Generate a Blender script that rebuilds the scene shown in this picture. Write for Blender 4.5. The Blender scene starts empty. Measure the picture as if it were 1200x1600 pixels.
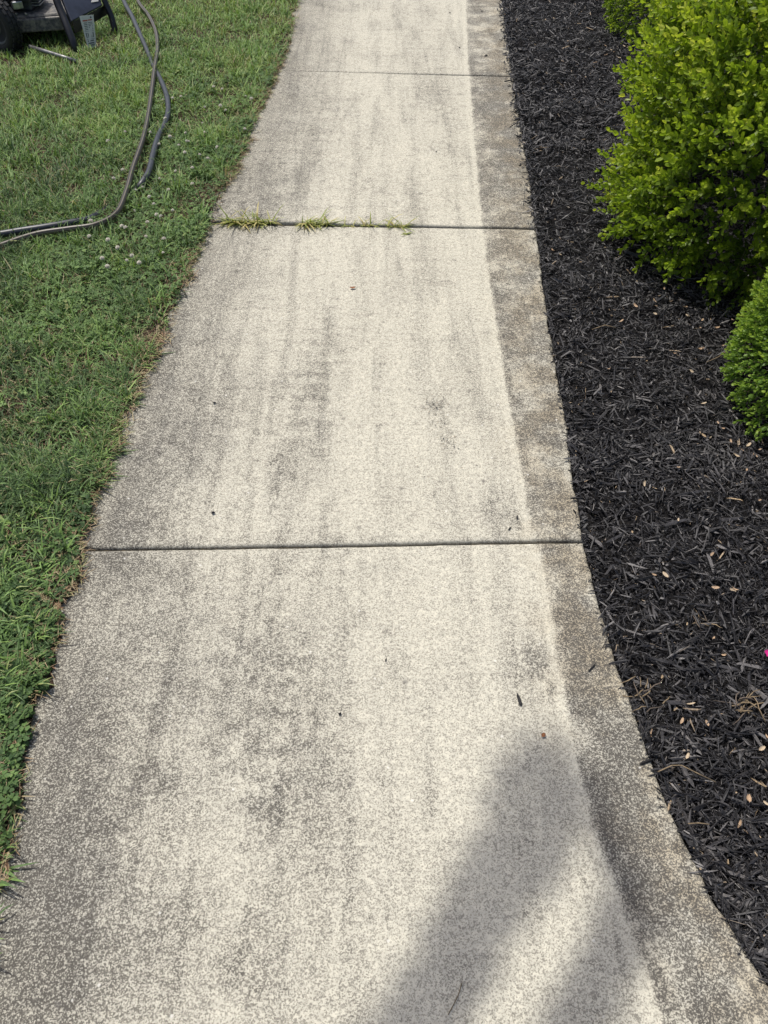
import bpy, math, random
import numpy as np
from mathutils import Vector, Matrix

# ------------------------------------------------------------------ camera, world, sun, exposure
SC = bpy.context.scene
COL = SC.collection
H = 1.46                       # phone height
PITCH = math.radians(48.3)     # looking down
FPX = 1202.0                   # focal length in photo pixels (1200 x 1600)

cam_d = bpy.data.cameras.new('camera')
cam_d.sensor_fit = 'VERTICAL'; cam_d.sensor_height = 24.0; cam_d.lens = 24.0 * FPX / 1600.0
cam_d.clip_start = 0.02; cam_d.clip_end = 2000
cam = bpy.data.objects.new('camera', cam_d); COL.objects.link(cam)
cam.location = (0, 0, H); cam.rotation_euler = (math.pi / 2 - PITCH, 0, 0)
SC.camera = cam

SHX, SHY = 0.30, -0.32         # shadow shift per metre of height: to the right and towards the camera
sun_dir = Vector((SHX, SHY, -1)).normalized()
SUN_EL = math.asin(-sun_dir.z)
SUN_AZ = math.atan2(-sun_dir.x, -sun_dir.y)    # compass angle from +Y towards +X of where the sun stands
world = bpy.data.worlds.new('World'); SC.world = world; world.use_nodes = True
wn = world.node_tree.nodes; wl = world.node_tree.links
sky = wn.new('ShaderNodeTexSky'); sky.sky_type = 'NISHITA'; sky.sun_disc = False
sky.sun_elevation = SUN_EL; sky.sun_rotation = SUN_AZ
sky.air_density = 1.0; sky.dust_density = 4.0; sky.ozone_density = 1.0
wn['Background'].inputs['Strength'].default_value = 0.14
wl.new(sky.outputs['Color'], wn['Background'].inputs['Color'])
sun_d = bpy.data.lights.new('sun', 'SUN'); sun_d.energy = 3.7; sun_d.angle = math.radians(0.53)
sun_d.color = (1.0, 0.97, 0.91)
sun = bpy.data.objects.new('sun', sun_d); COL.objects.link(sun)
sun.rotation_euler = sun_dir.to_track_quat('-Z', 'Y').to_euler(); sun.location = (-3, 3, 9)

SC.view_settings.view_transform = 'Standard'; SC.view_settings.look = 'None'
SC.view_settings.exposure = 0.0; SC.view_settings.gamma = 1.0
SC.view_settings.use_curve_mapping = False
SC.render.engine = 'CYCLES'
SC.cycles.max_bounces = 6; SC.cycles.transparent_max_bounces = 4
SC.cycles.use_denoising = True
SC.cycles.sample_clamp_indirect = 4.0

rng = np.random.default_rng(7)
random.seed(7)

# ------------------------------------------------------------------ helpers
SP, CP = math.sin(PITCH), math.cos(PITCH)
def gp(px, py, z=0.0):
    """photo pixel -> point on the level z"""
    u = (px - 600) / FPX; v = (py - 800) / FPX
    t = (H - z) / (SP + v * CP)
    return np.array((u * t, (CP - v * SP) * t, z))
def vp(px, py, y):
    """photo pixel -> point in the upright plane at distance y"""
    u = (px - 600) / FPX; v = (py - 800) / FPX
    t = y / (CP - v * SP)
    return np.array((u * t, y, H - (SP + v * CP) * t))

class VNoise:
    """smooth value noise on a lattice"""
    def __init__(self, seed): self.t = np.random.default_rng(seed).random((256, 256))
    def __call__(self, x, y, s=1.0):
        x = np.asarray(x) * s + 1000.3; y = np.asarray(y) * s + 1000.7
        xi = np.floor(x).astype(int); yi = np.floor(y).astype(int)
        fx = x - xi; fy = y - yi
        fx = fx * fx * (3 - 2 * fx); fy = fy * fy * (3 - 2 * fy)
        g = lambda a, b: self.t[a % 256, b % 256]
        return ((g(xi, yi) * (1 - fx) + g(xi + 1, yi) * fx) * (1 - fy)
                + (g(xi, yi + 1) * (1 - fx) + g(xi + 1, yi + 1) * fx) * fy)
N1, N2, N3, N4 = VNoise(1), VNoise(2), VNoise(3), VNoise(4)

def smooth(a, b, x):
    t = np.clip((np.asarray(x) - a) / (b - a), 0, 1); return t * t * (3 - 2 * t)

def link(o, parent=None):
    COL.objects.link(o)
    if parent is not None: o.parent = parent
    return o
def tag(o, label=None, cat=None, group=None, kind=None):
    if label: o['label'] = label
    if cat: o['category'] = cat
    if group: o['group'] = group
    if kind: o['kind'] = kind
    return o
def empty(name, loc=(0, 0, 0), rz=0.0):
    o = bpy.data.objects.new(name, None); o.empty_display_size = 0.05
    o.location = loc; o.rotation_euler = (0, 0, rz); return link(o)

def np_mesh(name, V, F, mats, attrs=None, midx=None, smooth_shade=False):
    """V (n,3), F (m,3) or (m,4) arrays -> mesh datablock"""
    V = np.ascontiguousarray(V, dtype=np.float32); F = np.ascontiguousarray(F, dtype=np.int32)
    k = F.shape[1]
    me = bpy.data.meshes.new(name)
    me.vertices.add(len(V)); me.vertices.foreach_set('co', V.ravel())
    me.loops.add(F.size); me.loops.foreach_set('vertex_index', F.ravel())
    me.polygons.add(len(F))
    me.polygons.foreach_set('loop_start', np.arange(0, F.size, k, dtype=np.int32))
    if midx is not None: me.polygons.foreach_set('material_index', np.ascontiguousarray(midx, dtype=np.int32))
    me.polygons.foreach_set('use_smooth', np.full(len(F), smooth_shade))
    for n, a in (attrs or {}).items():
        at = me.attributes.new(n, 'FLOAT', 'POINT')
        at.data.foreach_set('value', np.ascontiguousarray(a, dtype=np.float32))
    for m in (mats if isinstance(mats, (list, tuple)) else [mats]): me.materials.append(m)
    me.update(calc_edges=True); me.validate()
    return me
def np_obj(name, V, F, mats, attrs=None, midx=None, parent=None, smooth_shade=False):
    return link(bpy.data.objects.new(name, np_mesh(name, V, F, mats, attrs, midx, smooth_shade)), parent)

class MB:
    """collects solid shapes into one mesh"""
    def __init__(self): self.v = []; self.f = []
    def add(self, vs, fs):
        b = len(self.v); self.v += [tuple(p) for p in vs]; self.f += [tuple(b + i for i in q) for q in fs]; return self
    def hexa(self, p):     # 8 points: bottom ring 0-3, top ring 4-7
        return self.add(p, [(3, 2, 1, 0), (4, 5, 6, 7), (0, 1, 5, 4), (1, 2, 6, 5), (2, 3, 7, 6), (3, 0, 4, 7)])
    def box(self, c, s, rz=0.0, rx=0.0, ry=0.0):
        M = Matrix.Rotation(rz, 3, 'Z') @ Matrix.Rotation(ry, 3, 'Y') @ Matrix.Rotation(rx, 3, 'X')
        pts = []
        for z in (-.5, .5):
            for x, y in ((-.5, -.5), (.5, -.5), (.5, .5), (-.5, .5)):
                q = M @ Vector((x * s[0], y * s[1], z * s[2])); pts.append((q.x + c[0], q.y + c[1], q.z + c[2]))
        return self.hexa(pts)
    def tube(self, path, r, n=10, flat=1.0):
        path = [Vector(p) for p in path]; rings = []
        up = Vector((0, 0, 1)); b0 = len(self.v); m = len(path)
        for i, p in enumerate(path):
            t = (path[min(i + 1, m - 1)] - path[max(i - 1, 0)]).normalized()
            a = t.cross(up)
            if a.length < 1e-3: a = t.cross(Vector((1, 0, 0)))
            a.normalize(); b = a.cross(t).normalized()
            rr = r[i] if isinstance(r, (list, tuple)) else r
            for k in range(n):
                w = 2 * math.pi * k / n
                q = p + a * (math.cos(w) * rr) + b * (math.sin(w) * rr * flat)
                self.v.append(tuple(q))
        for i in range(m - 1):
            for k in range(n):
                self.f.append((b0 + i * n + k, b0 + i * n + (k + 1) % n, b0 + (i + 1) * n + (k + 1) % n, b0 + (i + 1) * n + k))
        self.f.append(tuple(b0 + k for k in range(n))[::-1]); self.f.append(tuple(b0 + (m - 1) * n + k for k in range(n)))
        return self
    def lathe(self, prof, M, n=32):        # prof: (radius, axial) rings, axis = local Z, closed ends
        b0 = len(self.v); m = len(prof)
        for r, z in prof:
            for k in range(n):
                w = 2 * math.pi * k / n
                self.v.append(tuple(M @ Vector((r * math.cos(w), r * math.sin(w), z))))
        for i in range(m - 1):
            for k in range(n):
                self.f.append((b0 + i * n + k, b0 + i * n + (k + 1) % n, b0 + (i + 1) * n + (k + 1) % n, b0 + (i + 1) * n + k))
        self.f.append(tuple(b0 + k for k in range(n))[::-1]); self.f.append(tuple(b0 + (m - 1) * n + k for k in range(n)))
        return self
    def build(self, name, mat, parent=None, bevel=0.0, smooth_shade=False):
        me = bpy.data.meshes.new(name); me.from_pydata(self.v, [], self.f); me.materials.append(mat)
        me.polygons.foreach_set('use_smooth', [smooth_shade] * len(self.f)); me.update()
        o = bpy.data.objects.new(name, me); link(o, parent)
        if bevel:
            b = o.modifiers.new('bevel', 'BEVEL'); b.width = bevel; b.segments = 2; b.limit_method = 'ANGLE'
        return o

# ------------------------------------------------------------------ materials
class NT:
    def __init__(self, name):
        self.m = bpy.data.materials.new(name); self.m.use_nodes = True
        self.t = self.m.node_tree; self.n = self.t.nodes; self.n.clear()
        self.out = self.n.new('ShaderNodeOutputMaterial')
    def node(self, typ, ins=None, **props):
        d = self.n.new(typ)
        for k, v in props.items(): setattr(d, k, v)
        for k, v in (ins or {}).items():
            if hasattr(v, 'is_output'): self.t.links.new(v, d.inputs[k])
            else: d.inputs[k].default_value = v
        return d
    def math(self, op, a, b=0.0, clamp=False):
        d = self.node('ShaderNodeMath', {0: a, 1: b}, operation=op); d.use_clamp = clamp; return d.outputs[0]
    def mix(self, f, a, b, blend='MIX'):
        d = self.node('ShaderNodeMix', data_type='RGBA', blend_type=blend)
        for i, v in ((0, f), (6, a), (7, b)):
            if hasattr(v, 'is_output'): self.t.links.new(v, d.inputs[i])
            else: d.inputs[i].default_value = v
        return d.outputs[2]
    def attr(self, n): return self.node('ShaderNodeAttribute', attribute_name=n).outputs['Fac']
    def sstep(self, x, a, b, lo=0.0, hi=1.0):
        d = self.node('ShaderNodeMapRange', {0: x, 1: a, 2: b, 3: lo, 4: hi}, interpolation_type='SMOOTHSTEP'); return d.outputs[0]
    def noise(self, vec, scale, detail=2.0, rough=0.5, dist=0.0):
        return self.node('ShaderNodeTexNoise', {'Vector': vec, 'Scale': scale, 'Detail': detail, 'Roughness': rough, 'Distortion': dist}).outputs[0]
    def coord(self): return self.node('ShaderNodeTexCoord').outputs['Object']
    def ramp(self, fac, stops):
        d = self.node('ShaderNodeValToRGB', {0: fac}); cr = d.color_ramp
        while len(cr.elements) < len(stops): cr.elements.new(0.5)
        for e, (p, c) in zip(cr.elements, stops): e.position = p; e.color = (*c, 1)
        return d.outputs[0]
    def done(self, shader): self.t.links.new(shader, self.out.inputs['Surface']); return self.m

def C4(r, g, b): return (r, g, b, 1.0)

def mat_plain(name, col, rough=0.5, metal=0.0, var=0.25, scale=40, bump=0.0, col2=None):
    t = NT(name); co = t.coord(); n = t.noise(co, scale, 4, 0.6)
    c2 = col2 or tuple(c * (1 - var) for c in col)
    c = t.mix(t.sstep(n, 0.35, 0.65), C4(*col), C4(*c2))
    ins = {'Base Color': c, 'Roughness': rough, 'Metallic': metal}
    if bump:
        ins['Normal'] = t.node('ShaderNodeBump', {'Height': n, 'Strength': bump, 'Distance': 0.002}).outputs[0]
    return t.done(t.node('ShaderNodeBsdfPrincipled', ins).outputs[0])

def mat_leafy(name, stops, rough=0.45, trans=0.35, spec=0.4, gain=1.0):
    """leaf colour from the per-leaf value 'tint', partly translucent"""
    t = NT(name); c = t.ramp(t.attr('tint'), stops)
    co = t.coord(); n = t.noise(co, 9.0, 3)
    c = t.mix(t.sstep(n, 0.3, 0.7, 0.0, 0.35), c, t.mix(1.0, c, C4(0.75, 0.72, 0.5), 'MULTIPLY'))
    p = t.node('ShaderNodeBsdfPrincipled', {'Base Color': c, 'Roughness': rough, 'Specular IOR Level': spec})
    tr = t.node('ShaderNodeBsdfTranslucent', {'Color': t.mix(1.0, c, C4(1.3, 1.35, 0.7), 'MULTIPLY')})
    return t.done(t.node('ShaderNodeMixShader', {0: trans, 1: p.outputs[0], 2: tr.outputs[0]}).outputs[0])

def mat_concrete():
    t = NT('weathered_concrete'); co = t.coord()
    er, el, band, blot = t.attr('edge_right'), t.attr('edge_left'), t.attr('band'), t.attr('blot')
    # fine grit: pale sand grains with dark specks between
    g1 = t.noise(co, 265, 2.0, 0.65)
    g2 = t.noise(co, 620, 1.0, 0.5)
    cells = t.node('ShaderNodeTexVoronoi', {'Vector': co, 'Scale': 430.0, 'Randomness': 1.0})
    cellv = t.node('ShaderNodeSeparateColor', {0: cells.outputs['Color']}).outputs[0]
    grit = t.math('ADD', t.math('MULTIPLY', g1, 0.40), t.math('MULTIPLY', g2, 0.28))
    grit = t.math('ADD', grit, t.math('MULTIPLY', cellv, 0.24))
    grit = t.math('ADD', grit, t.math('MULTIPLY', t.math('SUBTRACT', t.noise(co, 120, 2, 0.7), 0.33), 0.24))
    # long streaks in the walking direction, broad blotches, cross brushing
    mp = t.node('ShaderNodeMapping', {'Vector': co, 'Scale': (13.0, 1.1, 1.0), 'Rotation': (0, 0, math.radians(3))}).outputs[0]
    streak = t.noise(mp, 1.0, 6, 0.68, 0.5)
    mp2 = t.node('ShaderNodeMapping', {'Vector': co, 'Scale': (2.0, 26.0, 1.0)}).outputs[0]
    brush = t.noise(mp2, 1.0, 3, 0.6)
    cloud = t.noise(co, 3.4, 5, 0.62, 0.5)
    mott = t.noise(co, 26, 5, 0.72)
    dirt = t.sstep(streak, 0.42, 0.70, 0.0, 0.36)
    dirt = t.math('ADD', dirt, t.sstep(cloud, 0.46, 0.70, 0.0, 0.18))
    dirt = t.math('ADD', dirt, t.sstep(brush, 0.52, 0.75, 0.0, 0.10))
    dirt = t.math('ADD', dirt, t.sstep(mott, 0.52, 0.72, 0.0, 0.34))
    wob = t.math('MULTIPLY', t.math('SUBTRACT', t.noise(co, 14, 5, 0.7), 0.5), 0.16)
    elw = t.math('ADD', el, t.math('MULTIPLY', wob, 2.2))
    dirt = t.math('ADD', dirt, t.sstep(elw, 0.48, 0.03, 0.0, 0.50))
    bw = t.math('ADD', band, t.math('MULTIPLY', wob, 0.10))
    inband = t.sstep(t.math('ADD', bw, t.math('MULTIPLY', wob, 0.12)), -0.010, 0.016)
    patchy = t.sstep(t.noise(co, 8.0, 7, 0.78), 0.40, 0.58, 0.25, 1.0)
    dirt = t.math('ADD', dirt, t.math('MULTIPLY', t.math('MULTIPLY', inband, patchy), 0.78))
    dirt = t.math('ADD', dirt, t.math('MULTIPLY', blot, t.sstep(mott, 0.32, 0.60, 0.25, 1.6)))
    # the pale worn line beside the dirty band, and a clean rim at the slab edge
    line = t.math('MULTIPLY', t.sstep(bw, -0.030, -0.014), t.sstep(bw, 0.004, -0.008))
    dirt = t.math('SUBTRACT', dirt, t.math('MULTIPLY', line, t.sstep(mott, 0.3, 0.6, 0.10, 0.42)))
    dirt = t.math('SUBTRACT', dirt, t.math('MULTIPLY', t.sstep(er, 0.030, 0.004), 0.16), clamp=True)
    thr = t.math('SUBTRACT', 0.541, t.math('MULTIPLY', dirt, 0.108))
    speck = t.node('ShaderNodeMapRange', {0: t.math('SUBTRACT', grit, thr), 1: -0.065, 2: 0.075, 3: 0.0, 4: 1.0}).outputs[0]
    pale = t.mix(t.sstep(t.noise(co, 75, 3, 0.6), 0.35, 0.65), C4(0.590, 0.558, 0.455), C4(0.490, 0.463, 0.380))
    film = t.mix(t.sstep(t.noise(co, 4.2, 4, 0.6), 0.4, 0.62), C4(0.262, 0.246, 0.208), C4(0.225, 0.217, 0.197))
    brown = t.math('MULTIPLY', t.sstep(t.noise(co, 5.5, 6, 0.7), 0.40, 0.60), t.sstep(t.math('ADD', er, wob), 0.25, 0.02))
    film = t.mix(brown, film, C4(0.20, 0.155, 0.10))
    pale = t.mix(t.math('MULTIPLY', dirt, 0.55), pale, film)
    pale = t.mix(t.math('MULTIPLY', brown, 0.35), pale, C4(0.40, 0.315, 0.19))
    dark = t.mix(t.noise(co, 60, 2), C4(0.135, 0.124, 0.102), C4(0.215, 0.198, 0.163))
    dark = t.mix(t.math('MULTIPLY', dirt, 0.85), dark, C4(0.056, 0.051, 0.045))
    col = t.mix(t.math('MULTIPLY', speck, t.sstep(dirt, 0.0, 0.6, 0.70, 0.95)), pale, dark)
    # small dark stains with a shape of their own, and a few bright grains
    vor = t.node('ShaderNodeTexVoronoi', {'Vector': co, 'Scale': 19.0, 'Randomness': 1.0})
    keep = t.sstep(t.node('ShaderNodeSeparateColor', {0: vor.outputs['Color']}).outputs[0], 0.70, 0.78)
    spot = t.math('MULTIPLY', t.sstep(t.math('ADD', vor.outputs['Distance'], t.math('MULTIPLY', t.math('SUBTRACT', g1, 0.5), 0.25)), 0.15, 0.04), keep)
    col = t.mix(t.math('MULTIPLY', spot, 0.62), col, C4(0.12, 0.11, 0.10))
    vb = t.node('ShaderNodeTexVoronoi', {'Vector': co, 'Scale': 46.0, 'Randomness': 1.0})
    kb = t.math('GREATER_THAN', t.node('ShaderNodeSeparateColor', {0: vb.outputs['Color']}).outputs[1], 0.93)
    col = t.mix(t.math('MULTIPLY', t.math('MULTIPLY', t.sstep(vb.outputs['Distance'], 0.17, 0.08), kb), 0.6), col, C4(0.72, 0.70, 0.64))
    bmp = t.node('ShaderNodeBump', {'Height': t.math('ADD', grit, t.math('MULTIPLY', cloud, 0.6)), 'Strength': 0.5, 'Distance': 0.0022})
    p = t.node('ShaderNodeBsdfPrincipled', {'Base Color': col, 'Roughness': 0.9, 'Specular IOR Level': 0.15, 'Normal': bmp.outputs[0]})
    return t.done(p.outputs[0])

def mat_soil(name, a, b, c):
    t = NT(name); co = t.coord()
    n = t.noise(co, 35, 6, 0.7); n2 = t.noise(co, 160, 3, 0.6)
    col = t.mix(t.sstep(n, 0.35, 0.65), C4(*a), C4(*b)); col = t.mix(t.sstep(n2, 0.52, 0.7), col, C4(*c))
    bm = t.node('ShaderNodeBump', {'Height': t.math('ADD', n, n2), 'Strength': 0.9, 'Distance': 0.006})
    return t.done(t.node('ShaderNodeBsdfPrincipled', {'Base Color': col, 'Roughness': 0.95, 'Specular IOR Level': 0.1, 'Normal': bm.outputs[0]}).outputs[0])

def mat_bark():
    t = NT('dyed_black_bark')
    c = t.ramp(t.attr('tint'), [(0.0, (0.008, 0.0074, 0.0080)), (0.55, (0.025, 0.0235, 0.0245)), (0.78, (0.062, 0.058, 0.058)),
                                (0.93, (0.15, 0.142, 0.135)), (0.965, (0.20, 0.155, 0.105)), (1.0, (0.34, 0.25, 0.15))])
    co = t.coord(); n = t.noise(co, 220, 3, 0.6)
    c = t.mix(t.sstep(n, 0.4, 0.7, 0.0, 0.6), c, t.mix(1.0, c, C4(2.1, 2.05, 2.0), 'MULTIPLY'))
    bm = t.node('ShaderNodeBump', {'Height': n, 'Strength': 0.6, 'Distance': 0.002})
    return t.done(t.node('ShaderNodeBsdfPrincipled', {'Base Color': c, 'Roughness': 0.55, 'Specular IOR Level': 0.45, 'Normal': bm.outputs[0]}).outputs[0])

def mat_hose(name, a, b, stripes):
    """stripes run along the hose: value 'around' is 0..1 round it"""
    t = NT(name); co = t.coord(); n = t.noise(co, 60, 3, 0.6)
    c = t.mix(t.sstep(n, 0.35, 0.7), C4(*a), C4(*tuple(x * 0.7 for x in a)))
    if stripes:
        s = t.math('SINE', t.math('MULTIPLY', t.attr('around'), 2 * math.pi * stripes))
        c = t.mix(t.sstep(s, 0.45, 0.75), c, C4(*b))
    return t.done(t.node('ShaderNodeBsdfPrincipled', {'Base Color': c, 'Roughness': 0.42, 'Specular IOR Level': 0.5}).outputs[0])

M_CONC = mat_concrete()
M_SOIL = mat_soil('lawn_soil', (0.026, 0.019, 0.012), (0.055, 0.037, 0.025), (0.15, 0.105, 0.07))
M_JOINT = mat_soil('joint_dirt', (0.030, 0.027, 0.021), (0.055, 0.048, 0.036), (0.13, 0.105, 0.07))
M_MULCHBASE = mat_soil('mulch_base', (0.006, 0.006, 0.007), (0.012, 0.011, 0.011), (0.022, 0.02, 0.018))
M_GROUND = mat_soil('far_ground', (0.045, 0.07, 0.022), (0.06, 0.085, 0.03), (0.10, 0.09, 0.045))
M_BARK = mat_bark()
M_GRASS = mat_leafy('grass_blades', [(0.0, (0.050, 0.090, 0.036)), (0.35, (0.120, 0.195, 0.068)), (0.6, (0.180, 0.295, 0.082)),
                                     (0.76, (0.27, 0.395, 0.11)), (0.86, (0.32, 0.31, 0.16)), (0.94, (0.40, 0.32, 0.20)), (1.0, (0.22, 0.12, 0.075))], 0.55, 0.20, 0.30)
M_CLOVER = mat_leafy('clover_leaves', [(0.0, (0.048, 0.090, 0.034)), (0.5, (0.120, 0.205, 0.065)), (0.85, (0.22, 0.32, 0.105)), (1.0, (0.23, 0.23, 0.09))], 0.58, 0.28, 0.25)
M_BOX = mat_leafy('boxwood_leaves', [(0.0, (0.065, 0.115, 0.014)), (0.4, (0.18, 0.27, 0.026)), (0.75, (0.29, 0.385, 0.038)), (0.97, (0.40, 0.47, 0.06)), (1.0, (0.48, 0.52, 0.10))], 0.42, 0.46, 0.32)
M_BOX2 = mat_leafy('clipped_boxwood_leaves', [(0.0, (0.060, 0.120, 0.024)), (0.5, (0.16, 0.27, 0.048)), (0.85, (0.26, 0.38, 0.065)), (1.0, (0.36, 0.47, 0.09))], 0.46, 0.40, 0.28)
M_TREE = mat_leafy('tree_leaves', [(0.0, (0.03, 0.07, 0.015)), (1.0, (0.09, 0.15, 0.03))], 0.5, 0.3, 0.4)
M_STEM = mat_plain('woody_stem', (0.16, 0.12, 0.065), 0.8, 0, 0.4, 60)
M_TRUNK = mat_plain('tree_bark', (0.13, 0.10, 0.075), 0.9, 0, 0.5, 14, 0.8)
M_WEED = mat_leafy('crabgrass', [(0.0, (0.12, 0.18, 0.04)), (0.5, (0.26, 0.30, 0.075)), (0.8, (0.42, 0.40, 0.13)), (1.0, (0.44, 0.33, 0.18))], 0.5, 0.3, 0.35)
M_PETAL = mat_plain('clover_petals', (0.76, 0.74, 0.66), 0.7, 0, 0.25, 300, 0, (0.58, 0.50, 0.40))
M_FSTEM = mat_plain('flower_stalk', (0.07, 0.13, 0.03), 0.6)
M_DRY = mat_plain('dry_leaf_tan', (0.40, 0.275, 0.17), 0.75, 0, 0.4, 90, 0.3)
M_DRY2 = mat_plain('dry_leaf_buff', (0.46, 0.36, 0.24), 0.75, 0, 0.35, 90, 0.3)
M_RUST = mat_plain('dry_leaf_russet', (0.26, 0.10, 0.035), 0.75, 0, 0.5, 120, 0.3)
M_STRAW = mat_plain('dry_straw', (0.24, 0.175, 0.10), 0.8, 0, 0.5, 90)
M_MAGENTA = mat_plain('magenta_petal', (0.55, 0.02, 0.20), 0.55)
M_HOSE_D = mat_hose('slate_hose', (0.034, 0.037, 0.044), (0, 0, 0), 0)
M_HOSE_T = mat_hose('olive_striped_hose', (0.034, 0.029, 0.020), (0.16, 0.132, 0.092), 3)
M_BLACKP = mat_plain('black_plastic', (0.010, 0.010, 0.012), 0.38, 0, 0.3, 30)
M_CHUTE = mat_plain('blue_black_plastic', (0.030, 0.036, 0.055), 0.40, 0, 0.4, 18)
M_TYRE = mat_plain('tyre_rubber', (0.012, 0.012, 0.012), 0.7, 0, 0.3, 60)
M_RIM = mat_plain('grey_rim', (0.11, 0.11, 0.115), 0.5, 0, 0.3, 30)
M_DECK = mat_plain('dusty_deck_paint', (0.045, 0.045, 0.047), 0.6, 0, 0, 55, 0.4, (0.19, 0.17, 0.14))
M_ALLOY = mat_plain('engine_alloy', (0.42, 0.43, 0.45), 0.35, 0.8, 0.45, 50)
M_ENGINE = mat_plain('engine_grey', (0.065, 0.07, 0.078), 0.45, 0.2, 0.4, 35)
M_STEEL = mat_plain('worn_steel', (0.20, 0.20, 0.20), 0.45, 0.6, 0.4, 60)
M_TAG = mat_plain('tag_paper', (0.62, 0.61, 0.56), 0.6, 0, 0.12, 60)
M_INK = mat_plain('tag_ink', (0.10, 0.11, 0.11), 0.7)
M_INKR = mat_plain('tag_red_ink', (0.42, 0.10, 0.06), 0.7)

# ------------------------------------------------------------------ traced edges (ground coordinates)
grass_px = [(465, 0), (455, 45), (437, 100), (424, 135), (405, 165), (390, 200), (380, 235), (365, 270), (345, 300), (330, 330), (322, 345),
            (315, 375), (300, 410), (283, 450), (262, 485), (248, 525), (235, 570), (218, 600), (200, 640), (185, 690), (165, 735), (150, 780),
            (130, 830), (125, 870), (110, 930), (95, 985), (75, 1040), (57, 1100), (50, 1150), (40, 1200), (40, 1250), (22, 1310), (0, 1345)]
G = np.array([gp(*p)[:2] for p in grass_px])[::-1]
G = np.vstack([[-0.60, -2.2], [-0.62, -0.3], [-0.66, 0.35], G, [-0.49, 6.6], [-0.40, 8.2]])
right_px = [(785, 0), (793, 60), (801, 116), (815, 205), (826, 270), (837, 352), (849, 440), (858, 510), (870, 580), (882, 640), (893, 715),
            (903, 785), (912, 850), (930, 920), (953, 1000), (981, 1080), (1010, 1170), (1045, 1260), (1082, 1335), (1120, 1408), (1160, 1475), (1200, 1535)]
R = np.array([gp(*p)[:2] for p in right_px])[::-1]
R = np.vstack([[1.30, -2.2], [1.05, -0.6], [0.80, -0.02], R, [0.80, 6.6], [0.89, 8.2]])
def grass_x(y):
    y = np.asarray(y, dtype=float); z = y * 0
    return np.interp(y, G[:, 1], G[:, 0]) - 0.016 * smooth(1.6, 1.0, y) + 0.020 * (N1(z + 7, y, 8) - 0.5) + 0.030 * (N2(z + 4, y, 24) - 0.5) + 0.032 * (N3(z + 1, y, 60) - 0.5)
def right_x(y): return np.interp(y, R[:, 1], R[:, 0])
LX = np.array([(-0.62, -2.2), (-0.655, -0.3), (-0.70, 0.5), (-0.755, 1.0), (-0.768, 1.3), (-0.745, 2.0), (-0.69, 2.8), (-0.60, 4.2), (-0.555, 5.6), (-0.50, 6.8), (-0.44, 8.2)])
def left_x(y): return np.interp(y, LX[:, 1], LX[:, 0])
band_px = [(728, 0), (732, 100), (740, 200), (752, 330), (760, 400), (790, 600), (812, 720), (830, 830), (852, 900), (875, 1030), (900, 1180), (925, 1280), (960, 1370), (990, 1460), (1030, 1590)]
B = np.array([gp(*p)[:2] for p in band_px])[::-1]
def band_x(y): return np.interp(y, B[:, 1], B[:, 0], left=B[0, 0])

# ------------------------------------------------------------------ ground and lawn soil
S = 600.0
gV = [(-S, -S, -0.06), (S, -S, -0.06), (S, S, -0.06), (-S, S, -0.06)]
tag(np_obj('ground', gV, [(0, 1, 2, 3)], M_GROUND), 'green lawn ground running out to the horizon', kind='structure')

def sheet(xa, xb, ya, yb, step, zf, edge_a=None, edge_b=None):
    ny = int((yb - ya) / step) + 1; nx = int((xb - xa) / step) + 1
    ys = np.linspace(ya, yb, ny); us = np.linspace(0, 1, nx)
    Y = np.repeat(ys[:, None], nx, 1)
    a = edge_a(ys) if edge_a else np.full(ny, xa); b = edge_b(ys) if edge_b else np.full(ny, xb)
    X = a[:, None] * (1 - us) + b[:, None] * us
    Z = zf(X, Y); V = np.stack([X, Y, Z], -1).reshape(-1, 3)
    i = np.arange(ny * nx).reshape(ny, nx)
    F = np.stack([i[:-1, :-1], i[:-1, 1:], i[1:, 1:], i[1:, :-1]], -1).reshape(-1, 4)
    return V, F
def soil_edge(ys): return grass_x(ys) + 0.019 + 0.010 * smooth(1.6, 1.0, ys) + 0.026 * (N1(ys * 0 + 3, ys, 14) - 0.4) + 0.012 * (N2(ys * 0, ys, 45) - 0.5)
def soil_z(X, Y):
    d = soil_edge(Y[:, 0])[:, None] - X
    return -0.004 + 0.014 * smooth(0.0, 0.05, d) + (0.012 * (N1(X, Y, 9) - 0.5) + 0.008 * (N2(X, Y, 30) - 0.5)) * smooth(0, 0.04, d) - 0.012 * smooth(0.02, 0.0, d)
V, F = sheet(-5.5, -0.5, -2.2, 8.2, 0.03, soil_z, None, soil_edge)
tag(np_obj('lawn', V, F, M_SOIL, smooth_shade=True), 'bare brown soil of the lawn under the grass', kind='structure')

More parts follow.
